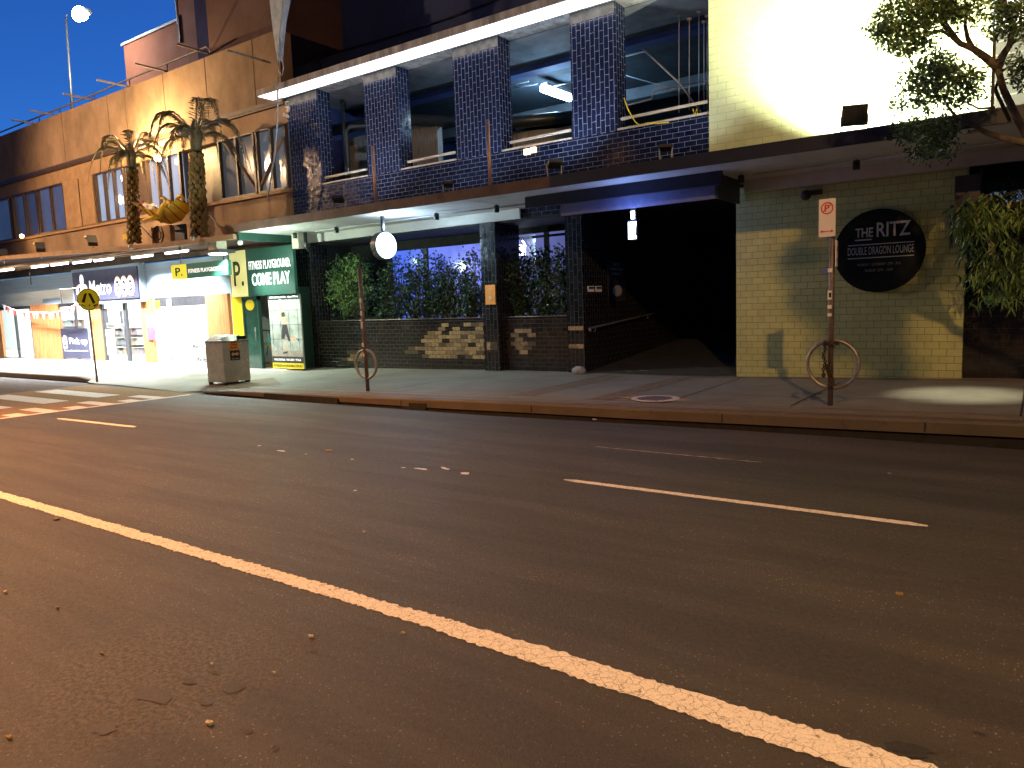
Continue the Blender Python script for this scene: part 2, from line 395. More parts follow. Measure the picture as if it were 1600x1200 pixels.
# ================================================================== GROUND
def interp(x, pts):
    if x <= pts[0][0]: return pts[0][1]
    for (a, b), (c, d) in zip(pts, pts[1:]):
        if x <= c: return b+(d-b)*(x-a)/(c-a)
    return pts[-1][1]
def Yk(x): return interp(x, [(-21, 9.55), (-19, 9.6), (-14.5, 9.2), (-9, 9.3), (-3, 9.52), (10, 9.55)])
def zk(x): return interp(x, [(-60, .15), (-21.5, .13), (-20.2, .015), (-15.2, .01), (-14.2, .08), (-11, .115), (-9.4, .133), (-6.6, .168), (-4.5, .176), (-2.7, .197), (0, .245), (10, .30)])
def zF(x): return interp(x, [(-60, .14), (-36, .16), (-27, .22), (-20, .12), (-16, .10), (-10, .17), (-5, .18), (-.8, .26), (8, .33)])
def Yg(x): return interp(x, [(-60, 9.45), (-21, 9.4), (-15, 9.0), (-12.5, 8.98), (-7, 9.0), (-4, 9.2), (-2, 9.30), (10, 9.34)])
def zf(x, y):
    t = min(1, max(0, (y-Yk(x))/(13.75-Yk(x)))); return zk(x)+(zF(x)-zk(x))*t
def ground_grid(name, xs, yf, zfn, m, kind='structure'):
    mb = MB(); ys = len(yf(xs[0])); vs = []
    for x in xs:
        for y in yf(x): vs.append((x, y, zfn(x, y)))
    fs = [(i*ys+j, (i+1)*ys+j, (i+1)*ys+j+1, i*ys+j+1) for i in range(len(xs)-1) for j in range(ys-1)]
    mb.add(vs, fs); return solo(name, mb, m, kind=kind)
g = MB(); g.box(-300, 300, -200, 400, -.6, -.25); solo('ground', g, A['pave'], kind='structure')
XS = [-60, -45, -36, -30, -26] + [-23+.5*i for i in range(66)]
ground_grid('road', XS, lambda x: [-60, -20, -5, 0, 4, 8, Yg(x)], lambda x, y: 0, A['asphalt'])
# gutter: sunk channel between the asphalt lip and the kerb
mb = MB()
def strip(mb, xs, fa, fb):
    vs = []
    for x in xs: vs += [fa(x), fb(x)]
    mb.add(vs, [(2*i, 2*i+2, 2*i+3, 2*i+1) for i in range(len(xs)-1)])
def kz(x): return zk(x)
def kb(x): return max(.0, kz(x)-.155)
def gd(x): return 0.0 if -21 < x < -14.6 else -.10
strip(mb, XS, lambda x: (x, Yg(x), 0), lambda x: (x, Yg(x)+.02, gd(x))); strip(mb, XS, lambda x: (x, Yg(x)+.02, gd(x)), lambda x: (x, Yk(x), gd(x)))
for xs_ in ([x for x in XS if x < -20.9], [x for x in XS if x >= -15]): strip(mb, xs_, lambda x: (x, Yk(x)+.03, gd(x)), lambda x: (x, Yk(x)+.03, kz(x)-.08))
solo('gutter', mb, A['dark'], kind='structure')
KW = .17
mb = MB()
for i, (a, b) in enumerate(zip(XS, XS[1:])):
    if a < -20.9 or a >= -15:
        # individual kerb stones: one face strip with a rounded arris
        pr = lambda x: [(x, Yk(x), kb(x)), (x, Yk(x), kz(x)-.03), (x, Yk(x)+.012, kz(x)-.008), (x, Yk(x)+.04, kz(x)+.003), (x, Yk(x)+KW, kz(x)+.004), (x, Yk(x)+KW, kb(x))]
        if -11.95 < a < -9.9: pr_ = lambda x: [(x, Yk(x)+.10, -.09), (x, Yk(x)+.10, kz(x)-.03), (x, Yk(x)+.10, kz(x)-.028), (x, Yk(x)+.11, kz(x)-.001), (x, Yk(x)+KW, kz(x)+.004), (x, Yk(x)+KW, -.09)]
        p0 = pr(a); p1 = pr(b)
        mb.add(p0+p1, [(j, j+1, 7+j, 6+j) for j in range(5)] + [(5,4,3,2,1,0), (6,7,8,9,10,11)])
solo('kerb', mb, A['kerb'], kind='structure')
ground_grid('footpath', XS, lambda x: [Yk(x)+(.17 if not -20.9 < x < -15 else -.25)] + [10.2+.5*i for i in range(8)] + [14.6], lambda x, y: zf(x, y)+(0 if not (-20.9 < x < -15 and y < 9.8) else .004), A['pave'])
# brick trim along kerb, control joints and patches, each a few mm proud of the slab
def patch(mb, poly, dz=.004, sub=6):
    """quad patch following the footpath (4 corner xy points)"""
    a, b, c, d = [Vector(p) for p in poly]; vs = []
    for i in range(sub+1):
        for j in range(sub+1):
            p = (a.lerp(b, i/sub)).lerp(d.lerp(c, i/sub), j/sub); vs.append((p.x, p.y, zf(p.x, p.y)+dz))
    n = sub+1; mb.add(vs, [(i*n+j, (i+1)*n+j, (i+1)*n+j+1, i*n+j+1) for i in range(sub) for j in range(sub)])
mb = MB()
for i in range(-14, 12):
    x0, x1 = i*1.0, i*1.0+.985
    patch(mb, [(x0, Yk(x0)+.19), (x1, Yk(x1)+.19), (x1, Yk(x1)+.50), (x0, Yk(x0)+.50)], .004, 2)
for i in range(-6, 12):
    x0, x1 = i*.9, i*.9+.885
    patch(mb, [(x0, 13.42), (x1, 13.42), (x1, 13.74), (x0, 13.74)], .004, 2)
solo('edge_paving', mb, A['brickpave'], kind='structure')
mb = MB()
def gxy(px, py, z=.17): p = onZ(px, py, z); return (p.x, p.y)
for x0, w in ((-7.15, .45), (-5.65, .4)): patch(mb, [(x0, 10.1), (x0+w, 10.1), (x0+w+.05, 13.4), (x0+.05, 13.4)], .006)
patch(mb, [(.05, 10.0), (2.5, 10.0), (2.5, 13.4), (.05, 13.4)], .006)
patch(mb, [(-16.2, 10.0), (-14.2, 9.6), (-13.6, 10.3), (-15.6, 11.6)], .006)
solo('brick_path_bands', mb, mat('red_pavers', (.17,.125,.082), .8, var=.3, scale=5), kind='structure')
mb = MB()
for x0, y0, x1, y1 in [(-7.2,9.95,-7.05,13.5),(-.02,10.0,.02,13.5),(-4.35,9.9,-4.3,13.4),(-2.6,10.2,-2.5,12.9),(-10.1,9.9,-10.0,13.6),(-12.6,9.7,-12.5,13.6),(-14.4,11.2,-14.3,13.6)]:
    patch(mb, [(x0, y0), (x0+.022, y0), (x1+.022, y1), (x1, y1)], .009, 4)
for x0, x1, y in [(-4.3, -1.0, 11.1), (-13.8, -7.2, 9.95), (-7.1, 3, 10.06), (-10, -7.1, 12.2)]:
    patch(mb, [(x0, y), (x1, y+.02), (x1, y+.038), (x0, y+.018)], .009, 8)
for x in (-3.3, -.92, -6.3, -9.0, -12.0, 1.6): mb.box(x, x+.014, Yk(x)-.003, Yk(x)+.0, kb(x)+.01, kz(x)-.03)
solo('pavement_joints', mb, A['dark'], kind='structure')
# driveway slab under the building, rising to the back
mb = MB(); mb.add([(-7.75, 13.7, .185), (-4.5, 13.7, .185), (-4.5, 30, 1.4), (-7.75, 30, 1.4)], [(0,1,2,3)])
solo('driveway_ramp', mb, mat('ramp_concrete', (.05,.055,.045), .6, scale=3), kind='structure')

# road markings
def jag_line(mb, x0, x1, yc, w, z=.004, j=.008, step=.06, taper=0, slope=0):
    n = max(2, int((x1-x0)/step)); vs = []
    for i in range(n+1):
        x = x0+(x1-x0)*i/n; e = 1
        if taper: e = min(1, .35+min(i, n-i)/4)
        y = yc+slope*(x-x0)
        vs += [(x, y-w/2*e+rnd.uniform(-j, j), z), (x, y+w/2*e+rnd.uniform(-j, j), z)]
    mb.add(vs, [(2*i, 2*i+2, 2*i+3, 2*i+1) for i in range(n)])
def edge_line(mb):
    n = 1100; vs = []
    for i in range(n+1):
        x = -22+24*i/n; yt = 2.955-.0*(x+2)-(.045*max(0, x+2)/1.8); yb = 2.828 if x < -2.9 else 2.828-.10*(x+2.9)/2.4
        vs += [(x, yb+rnd.uniform(-.011,.011)+.004*math.sin(x*9), .004), (x, yt+rnd.uniform(-.011,.011)+.004*math.sin(x*7+1), .004)]
    mb.add(vs, [(2*i, 2*i+2, 2*i+3, 2*i+1) for i in range(n)])
mb = MB(); edge_line(mb); solo('white_edge_line', mb, A['line'], kind='structure')
mb = MB(); jag_line(mb, -13.95, -11.5, 5.78, .10, taper=1, slope=.04)
jag_line(mb, -3.66, -.54, 6.0, .085, taper=1, j=.004, step=.04); jag_line(mb, 2.2, 5, 6.02, .09, taper=1)
jag_line(mb, -4.15, -2.2, 7.55, .012, j=.006, step=.05)
solo('lane_dashes', mb, A['line'], kind='structure')
# the zebra crossing at the left
mb = MB()
a = onZ(0, 655, 0); b = onZ(300, 617, 0)
crs = MB(); e_ = (b-a).normalized(); s_ = a-e_*3; crs.add([(q.x, q.y, .002) for q in (s_, b+e_*.25, b+e_*.25+Vector((-5.2,0,0)), s_+Vector((-5.2,0,0)))], [(0,1,2,3)]); solo('crossing_surface', crs, mat('ochre_asphalt', (.20,.115,.045), .8, var=.35, scale=20, bmp=.5), kind='structure')
def zl(t): return Vector((a.x+(b.x-a.x)*t, a.y+(b.y-a.y)*t, 0))
e = (b-a).normalized(); ou = Vector((-1, 0, 0))
def para(mb, o, l1, d1, l2, d2, z=.004):
    p = [o, o+d1*l1, o+d1*l1+d2*l2, o+d2*l2]; mb.add([(q.x, q.y, z) for q in p], [(0,1,2,3)])
st = a - e*3
Lz = (b-st).length
para(mb, st, Lz, e, .14, ou, .004)
k = 0; t = .1
while t < Lz-.3:
    para(mb, st+e*t+ou*.141, .28, e, 1.05 if k % 2 else .45, ou, .004); t += .52; k += 1
t = .2
while t < Lz-.3:
    para(mb, st+e*t+ou*1.75, .50, e, 3.1, ou, .004); t += 1.05
t = .1; k = 0
solo('zebra_crossing', mb, A['line'], kind='structure')
# stormwater inlet in the kerb (dark lintel slot), worn patches and little flecks of white on the road
mb = MB()
p0 = onY(413, 618, Yk(-12)); p1 = onY(530, 628, Yk(-10.5))
xa, xb = p0.x, p1.x
mb.prism([(xa, .062), (xa+.04, .074), (xb-.06, .078), (xb, .055), (xb, -.078), (xa+.03, -.078)], Yk(-11)-.035, Yk(-11)+.05)
solo('stormwater_inlet', mb, A['dark'], 'long black stormwater slot cut into the kerb face near the left ring pole', 'drain')
mb = MB(); q0 = onY(627, 628, Yk(-8.3)); q1 = onY(667, 636, Yk(-8.3))
mb.prism([(q0.x, .06), (q1.x, .07), (q1.x-.03, -.06), (q0.x+.05, -.05)], Yk(-8)-.03, Yk(-8)+.05)
solo('broken_kerb_hole', mb, A['dark'], 'small dark broken outlet hole in the kerb right of the left ring pole', 'drain')
mb = MB()
def splat(mb, c, rx, ry, z=.004, n=14):
    pts = []
    for i in range(n):
        t = 2*math.pi*i/n; q = rnd.uniform(.6, 1.1); pts.append((c[0]+rx*q*math.cos(t), c[1]+ry*q*math.sin(t), z))
    mb.add(pts, [tuple(range(n))])
for px, py, rx, ry in [(657,733,.10,.03),(697,733,.06,.03),(727,740,.07,.05),(693,731,.05,.02),(630,731,.04,.015),(893,751,.04,.03),(440,705,.09,.02),(405,697,.03,.02),(550,718,.03,.02),(1390,740,.02,.015),(478,710,.03,.01),(555,767,.02,.02)]:
    p = onZ(px, py, 0); splat(mb, p, rx, ry)
solo('paint_splatter', mb, A['line'], kind='structure')
mb = MB()
for px, py, rx, ry in [(363,1075,.07,.055),(322,1097,.05,.035),(240,1085,.14,.06),(335,1051,.03,.02),(387,1143,.03,.02),(430,1170,.02,.02),(165,1138,.07,.05),(295,1065,.05,.03),(1090,1083,.03,.025),(1530,1147,.03,.015),(1415,1170,.09,.06),(490,1020,.03,.02)]:
    p = onZ(px, py, 0); splat(mb, p, rx, ry, .003, 18)
solo('oil_stains', mb, mat('oil', (.013,.010,.008), .6, var=.6, scale=50, bmp=.6), kind='structure')

# litter on the road: individual scraps and leaves
def scrap(px, py, s, m, label, name='paper_scrap', cat='litter', z0=0):
    p = onZ(px, py, z0); mb = MB(); a = rnd.uniform(0, 6.3); n = 7; top = []
    for i in range(n):
        t = a+2*math.pi*i/n; q = rnd.uniform(.6, 1.1); top.append((p.x+s*q*math.cos(t), p.y+s*.6*q*math.sin(t)))
    vs = [(x, y, z0+.003) for x, y in top]+[(x*.98+p.x*.02, y*.98+p.y*.02, z0+.010+rnd.uniform(0, .008)) for x, y in top]
    mb.add(vs, [tuple(range(n))[::-1], tuple(range(n, 2*n))]+[(i, (i+1) % n, n+(i+1) % n, n+i) for i in range(n)])
    solo(name, mb, m, label, cat, 'litter scattered on the road')
for px, py, s, m, l, nm in [
    (485,996,.022,'litter','white paper scrap on the brown asphalt right of the oil stains','paper_scrap'),
    (327,1132,.022,'litter','crumpled white scrap below the two round oil stains','paper_scrap'),
    (331,1040,.012,'litter','tiny white scrap just above the round oil stains','paper_scrap'),
    (428,1054,.013,'litter','small cream chip right of the round oil stains','paper_scrap'),
    (9,927,.022,'litter','white scrap at the left edge of the near asphalt','paper_scrap'),
    (569,832,.02,'litter','small cream scrap alone in the middle of the lane','paper_scrap'),
    (88,812,.05,'rust','reddish orange wrapper just below the long white edge line','wrapper'),
    (514,705,.06,'leafY','yellow brown leaf on the far lane below the left ring pole','fallen_leaf'),
    (1405,930,.025,'leafY','lone curled leaf on the dark road at right','fallen_leaf'),
    (160,1023,.016,'leafY','small yellow leaf lying left of the oil stains','fallen_leaf'),
    (90,952,.015,'leafY','tiny pale leaf on rough asphalt at left','fallen_leaf'),
    (15,1155,.02,'leafY','yellow leaf near the bottom left corner of the road','fallen_leaf'),
    (630,991,.014,'litter','grey paper fleck close below the long white line','paper_scrap'),
    (929,656,.05,'litter','white paper scrap in the gutter in front of the driveway','paper_scrap')]:
    scrap(px, py, s, A[m], l, nm)

# ================================================================== DARK TILED BUILDING
FY = 13.75
X0B, X1B = -17.05, -4.98          # upper storey extents
bld = thing('tiled_building', 'two storey building faced in dark navy and black tiles with open car park level above', 'building', (-11, FY, .15))
mb = MB()
wins = [(-15.80, -14.03), (-12.87, -11.08), (-9.77, -7.93), (-6.90, -4.99)]
SILL, HEAD = 5.12, 7.62
piers = [(X0B, wins[0][0]), (wins[0][1], wins[1][0]), (wins[1][1], wins[2][0]), (wins[2][1], wins[3][0])]
for a_, b_ in piers: mb.box(a_, b_, FY, FY+.45, SILL, HEAD)
parts('tiled_pier', mb, A['tileV'], bld)
mb = MB(); mb.box(X0B, X1B, FY, FY+.45, 3.62, SILL-.002); part('spandrel_wall', mb, A['tileH'], bld)
mb = MB()
for a_, b_ in wins: mb.box(a_+.02, b_-.02, FY-.02, FY+.10, SILL, SILL+.035)
parts('window_sill', mb, A['sill'], bld)
for i, (a_, b_) in enumerate(wins):
    pts = [(a_+(.25 if i else .15), FY-.01, SILL+.16), (b_-.03, FY-.01, SILL+.16+.02)] if i != 3 else [(a_+.12, FY-.03, SILL+.20), (b_-.01, FY-.03, SILL+.22)]
    part('rail', MB().tube(pts, .032), A['sill'], bld)
mb = MB(); mb.box(X0B-.45, X1B, FY-.65, FY+.45, HEAD+.002, HEAD+.16)
eave = part('eave_slab', mb, A['conc'], bld)
mb = MB(); mb.box(X0B-.42, X1B-.01, FY-.62, FY-.10, HEAD-.014, HEAD); part('eave_light_panel', mb, emit('eave_glow', (.93,.96,1), 1.7), eave)
# crumbled end of the eave at the left edge
mb = MB()
for i in range(14):
    mb.blob((X0B-.05+rnd.uniform(-.1,.12), FY-.02+rnd.uniform(-.03,.05), 7.6-i*.045), (rnd.uniform(.03,.09), .04, rnd.uniform(.03,.07)), 6, 4, jit=.2)
part('crumbling_mortar', mb, A['sill'], eave)
# thin pale render band across the pier tops below the eave
mb = MB()
for a_, b_ in piers: mb.box(a_+.01, b_-.01, FY-.004, FY, HEAD-.22, HEAD-.016)
parts('render_band', mb, mat('pale_render', (.16,.16,.155), .8, scale=5, var=.5), bld)
# car park interior
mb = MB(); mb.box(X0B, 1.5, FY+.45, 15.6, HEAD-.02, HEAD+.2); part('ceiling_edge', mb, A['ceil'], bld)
mb = MB(); mb.box(X0B, 1.5, 15.601, 30, HEAD+.0, HEAD+.2); part('ceiling_slab', mb, A['ceilD'], bld)  # shade beyond the floodlit front strip put into a darker ceiling colour
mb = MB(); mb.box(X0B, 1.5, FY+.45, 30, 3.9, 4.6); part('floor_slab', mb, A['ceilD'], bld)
mb = MB(); mb.box(X0B, 1.5, 29.8, 30.2, 4.6, 7.6); mb.box(X0B, X0B+.2, FY+.45, 29.8, 4.6, 7.6); mb.box(-4.98, -4.8, FY+.46, 17.5, 4.6, 7.6); parts('inner_wall', mb, A['navy'], bld)
mb = MB(); mb.box(-16.9, -4.9, 19.5, 20.0, 7.3, 7.6); mb.box(-16.9, -4.9, 23.5, 24, 7.3, 7.6); parts('ceiling_beam', mb, A['ceil'], bld)
mb = MB(); mb.box(-17.2, -13.2, 15.6, 15.8, 4.6, 6.75); mb.box(-13.19, -9.3, 16.6, 16.8, 4.6, 6.3)
parts('board_wall', mb, A['board'], bld)
mb = MB(); mb.tube([(-17, 15.2, 6.95), (-14.6, 15.25, 6.9), (-14.3, 15.3, 6.85), (-11.5, 16.2, 6.45), (-9.6, 16.6, 6.35)], .16, 12)
mb.tube([(-15.55, 14.5, 4.6), (-15.55, 14.5, 6.6), (-15.5, 14.6, 6.75), (-13.8, 15.1, 6.6)], .06, 8); mb.tube([(-15.85, 14.7, 4.6), (-15.85, 14.7, 7.5)], .05, 8)
parts('service_pipe', mb, A['duct'], bld)
nx = onY(537, 250, 15.55).x+15.02
n1 = thing('safety_notice', 'small blue and white safety notices on the concrete wall inside the leftmost upper opening', 'notice', (-15.0+nx, 15.55, 5.4))
for i, z in enumerate((5.62, 5.36)):
    mb = MB(); mb.box(-15.12+nx, -14.92+nx, 15.58, 15.60, z, z+(.33 if i == 0 else .2)); part('notice_panel', mb, A['signw'], n1)
    mb = MB(); mb.disc((-15.02+nx, 15.575, z+.12), .06, .006, 16); part('symbol', mb, mat('notice_blue', (.05,.2,.5), .5), n1)
# parapet/concrete kerbs visible low in the openings
mb = MB()
mb.box(-9.6, -7.4, 17.5, 17.7, 4.6, 5.9); mb.box(-7, -5.1, 17.6, 17.8, 4.6, 5.75); mb.box(-5.9, -5.2, 16.8, 17.0, 4.6, 5.9)
parts('inner_parapet', mb, mat('pale_concrete', (.35,.40,.42), .8), bld)
# conduits in the right opening
mb = MB()
def PP(pts, Y, r): mb.tube([onY(x, y, Y) for x, y in pts], r, 6)
PP([(960,92),(1008,80),(1062,130),(1097,178)], 16.5, .022); PP([(960,170),(1018,155),(1022,142),(1060,134),(1110,126)], 17, .02); PP([(960,112),(1000,124),(1080,147)], 18, .014)
PP([(960,38),(985,68),(1010,80)], 16.6, .014); PP([(800,132),(826,127)], 17, .02); PP([(803,138),(840,131)], 17.2, .015); PP([(860,136),(893,128)], 17.2, .02)
parts('conduit', mb, A['wire'], bld)
mb = MB()
for x, y0, y1 in [(1061,24,176),(1077,30,172),(1092,18,172),(1100,34,170),(1105,25,178)]: PP([(x, y0), (x, y1)], 15.2, .008)
parts('hanging_cable', mb, A['wire'], bld)
mb = MB()
for x, y in [(1061,24),(1077,30),(1092,18),(1100,34),(1105,25)]: mb.disc(onY(x, y, 15.2), .05, .03, 12, axis='z')
parts('cable_rose', mb, A['copper'], bld)
wt = solo('caution_tape', (lambda m: (m.tube([onY(*p, 13.68) for p in ((975,153),(982,172),(992,190),(1000,196),(1012,192),(1028,193),(1045,191))], .012, 5), m.tube([onY(*p, 13.66) for p in ((1083,170),(1085,180),(1089,170),(1090,179))], .012, 5), m)[-1])(MB()), A['yellow'], 'scrap of yellow tape knotted round the rail in the right upper opening', 'tape')
# fluorescent lamp inside
l0, l1 = onZ(848, 138, 7.3), onZ(890, 153, 7.3); lp = (l0+l1)/2; dirv = (l1-l0); LL = min(.9, dirv.length/2); dirv.normalize()
cl = thing('carpark_lamp', 'long glowing white fluorescent lamp on the car park ceiling', 'ceiling lamp', lp)
mb = MB(); mb.tube([lp-dirv*LL, lp+dirv*LL], .10, 12); part('diffuser', mb, emit('carpark_tube', (.70,.88,1), 30), cl)
mb = MB(); mb.obox(lp+Vector((0,0,.12)), (1.15,.2,.08), Matrix.Rotation(math.atan2(dirv.y, dirv.x), 3, 'Z')); part('housing', mb, A['white'], cl)
lamp('POINT', lp-Vector((0,0,.35)), 260, (.30,.62,1), cl, size=.2)
# curved white panel (car bonnet and boards) low in the third opening
mb = MB(); pts = [onY(x, y, 16.6) for x, y in ((806,186),(835,184),(870,182),(893,178))]; b2 = [onY(x, y, 16.6) for x, y in ((806,204),(835,203),(870,201),(893,196))]
for i in range(3): mb.add([pts[i], pts[i+1], b2[i+1], b2[i], pts[i]+Vector((0,.06,0)), pts[i+1]+Vector((0,.06,0)), b2[i+1]+Vector((0,.06,0)), b2[i]+Vector((0,.06,0))], [(3,2,1,0),(4,5,6,7),(0,1,5,4),(2,3,7,6)])
solo('lightbox_panel', mb, mat('pale_blue_sheet', (.5,.62,.66), .3), 'pale blue curved sheet standing inside the third upper opening', 'panel')

# ---- ground floor of the tiled building
mb = MB()
mb.box(-17.12, -16.42, FY, FY+.55, .0, 3.6); part('corner_pillar', mb, A['tileK'], bld)
mb = MB(); mb.box(-10.44, -10.00, FY-.06, FY+.9, .05, 3.6); part('tiled_pillar', mb, A['tileK'], bld)
mb = MB(); mb.box(-8.2, -7.78, FY+.02, 24, .05, 3.62); part('tunnel_side_wall', mb, A['tileK'], bld)
PT = 1.40
mb = MB(); mb.box(-16.42, -10.44, FY+.12, FY+.35, .0, PT); mb.box(-10.0, -8.2, FY+.12, FY+.35, .0, PT); pl = part('planter_wall', mb, A['tileP'], bld)
mb = MB(); mb.box(-16.42, -10.44, FY+.36, FY+1.3, .9, PT-.1); mb.box(-10.0, -8.2, FY+.36, FY+1.3, .9, PT-.1); part('planter_soil', mb, A['dark'], pl)
# golden reflection on the dark tiles, put in as pale raised tiles
mats3 = [mat('reflection_cream', (.36,.26,.12), .45, var=.6, scale=14), mat('reflection_tan', (.22,.15,.07), .45, var=.6, scale=14), mat('reflection_brown', (.08,.055,.03), .4, var=.6, scale=14)]
mb = MB()
def reflect_patch(xa, xb, za, zb, y, prob, w=.235, h=.098):
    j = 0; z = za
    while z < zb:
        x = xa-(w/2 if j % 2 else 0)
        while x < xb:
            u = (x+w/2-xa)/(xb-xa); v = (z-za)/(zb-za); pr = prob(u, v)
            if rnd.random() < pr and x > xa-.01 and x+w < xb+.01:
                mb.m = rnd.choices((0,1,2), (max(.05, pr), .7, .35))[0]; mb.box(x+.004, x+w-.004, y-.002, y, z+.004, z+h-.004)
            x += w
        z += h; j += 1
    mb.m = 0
reflect_patch(-13.3, -10.45, .42, 1.22, FY+.12, lambda u, v: max(0, min(.97, 1.35-abs(v-.38)*1.7-max(0, .45-u)*(1.6+v*2.2))) if u > .03 else 0)
reflect_patch(-15.6, -14.6, .30, .55, FY+.12, lambda u, v: .7)
reflect_patch(-9.8, -8.9, .55, 1.15, FY+.12, lambda u, v: .8-v*.5-u*.4)
part('reflection_tiles', mb, mats3, pl)
mb = MB(); reflect_patch(-10.42, -10.02, .45, .98, FY-.06, lambda u, v: .75-abs(v-.4), .105, .2); part('reflection_tiles', mb, mats3, bld)
mb = MB(); reflect_patch(-8.18, -7.80, .7, 1.15, FY+.02, lambda u, v: .55, .19, .098); part('reflection_tiles', mb, mats3, bld)
mb = MB(); mb.tube([(-16.4, FY+.1, PT+.015), (-10.46, FY+.1, PT+.015)], .012, 6); mb.tube([(-9.98, FY+.1, PT+.015), (-8.2, FY+.1, PT+.015)], .012, 6); part('tile_trim', mb, A['steel'], pl)
# recessed windows glowing blue
def glow_glass(name, c1, c2, x0, x1, s):
    m, n, b = newmat(name)
    sp = N(n, 'ShaderNodeSeparateXYZ'); n.links.new(pos(n), sp.inputs[0])
    mr = N(n, 'ShaderNodeMapRange'); mr.inputs[1].default_value = x0; mr.inputs[2].default_value = x1; n.links.new(sp.outputs[0], mr.inputs[0])
    c = mixc(n, mr.outputs[0], c1, c2); c = mixc(n, ramp(n, noise(n, .8, 3), [(.35, .45), (.6, 0.0)]), c, tuple(x*.4 for x in c1))
    n.links.new(c, b.inputs['Emission Color']); b.inputs['Emission Strength'].default_value = s
    b.inputs['Base Color'].default_value = (.02,.02,.04,1); b.inputs['Roughness'].default_value = .1; return m
GY = 15.35
w1 = part('shop_window', MB().box(-16.4, -10.45, GY, GY+.06, 1.2, 3.34), glow_glass('blue_lit_glass', (.03,.10,.62), (.20,.22,.62), -15.5, -11, 1.8), bld)
mb = MB()
for px in (668, 597+46-30, 560): 
    q = onY(px if px != 613 else 612, 420, GY); mb.box(q.x-.07, q.x+.07, GY-.08, GY-.01, 1.2, 3.34)
parts('mullion', mb, A['black'], w1)
w2 = part('shop_window', MB().box(-11.2, -8.2, GY, GY+.06, 1.2, 3.42), glow_glass('mauve_lit_glass', (.13,.15,.40), (.09,.10,.30), -11.2, -8.2, 1.1), bld)
mb = MB(); q = onY(857, 420, GY); mb.box(q.x-.06, q.x+.06, GY-.08, GY-.01, 1.2, 3.42); mb.box(-11.2, -8.2, GY-.06, GY-.01, 3.30, 3.36); parts('mullion', mb, A['black'], w2)
mb = MB(); mb.box(-16.42, -8.2, FY+.03, GY+.2, 3.56, 3.618); mb.box(-16.42, -8.2, GY-.12, GY-.085, 3.42, 3.559); mb.box(-16.42, -10.45, GY-.12, GY-.085, 3.30, 3.419); parts('recess_lintel', mb, A['blackm'], bld)
mb = MB(); mb.box(-16.45, -14.9, GY-.14, GY-.09, 1.2, 3.5); mb.box(-11.2, -10.0, GY+.07, GY+.2, .2, 3.5); mb.box(-8.3, -8.2, FY+.5, GY, .2, 3.5); mb.box(-17.1, -16.42, FY+.56, GY+.3, 0, 3.62); parts('dark_cladding', mb, A['blackm'], bld)
# neon letters reversed on the glass
ne = thing('window_neon_sign', 'small white neon word seen mirrored in the window right of the tiled pillar', 'neon sign', onY(811, 395, GY-.12))
A['neon'] = emit('neon_white', (.80,.90,1), 9)
c_ = onY(811.5, 391, GY-.12); text('RITZ', .36, .26, c_, A['neon'], ne, 'neon_letters', .02, mirror=True, bold=.012)
mb = MB(); mb.tube([onY(*p, GY-.12) for p in ((801.5,386),(802.5,380),(804,378))], .018, 6); mb.tube([onY(*p, GY-.12) for p in ((816,376),(819,380),(821,385))], .018, 6); parts('neon_arc', mb, A['neon'], ne)

# driveway tunnel
mb = MB(); mb.box(-8.15, -4.3, FY+.0, 30, 3.70, 3.8); part('tunnel_ceiling', mb, A['blackm'], bld)
mb = MB(); mb.box(-11, -3, 30, 30.2, 0, 3.9); part('tunnel_end_wall', mb, mat('tunnel_green', (.012,.03,.025), .6, scale=.8, var=.7), bld)
mb = MB(); mb.box(-4.48, -4.30, FY+.3, 30, .1, 3.62); part('tunnel_right_wall', mb, A['blackm'], bld)
q0, q1 = onY(1110, 312, 21), onY(1152, 331, 21); mb = MB()
for i in range(14):
    x = q0.x+(q1.x-q0.x)*i/14; mb.box(x, x+(q1.x-q0.x)/14*.9, 21, 21.05, q1.z, q0.z)
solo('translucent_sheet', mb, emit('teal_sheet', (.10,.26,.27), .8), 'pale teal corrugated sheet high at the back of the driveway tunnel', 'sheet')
q0, q1 = onY(1119, 377, 24), onY(1152, 385, 24); mb = MB(); mb.box(q0.x, q1.x-.4, 24, 24.05, q1.z, q0.z); mb.box(q1.x-.35, q1.x, 24, 24.05, q1.z, q0.z)
solo('tunnel_window', mb, emit('far_blue_light', (.06,.22,.45), .9), 'narrow blue lit window strip deep at the right of the tunnel', 'window')

# handrail on tunnel's left wall
mb = MB(); a_ = Vector((-7.70, 14.0, 1.12)); b_ = Vector((-7.70, 19.3, 1.78))
hr = thing('handrail', 'galvanised handrail climbing the dark left wall of the driveway tunnel', 'handrail', (-7.7, 14, .3))
h0 = onX(922, 513, -7.70); h1 = onX(1135, 463, -7.70)
mb.tube([h0+Vector((.0,-.03,-.05)), h0, h1], .022, 8); mb.ring(h0+Vector((0,0,-.03)), .04, .016, 'x', 16, 6); part('rail', mb, A['steel'], hr)
for t in (.03, .34, .65, .95):
    p = h0.lerp(h1, t); part('bracket', MB().tube([p, p+Vector((-.02,0,-.09)), p+Vector((-.10,0,-.10))], .010, 6), A['steel'], hr)
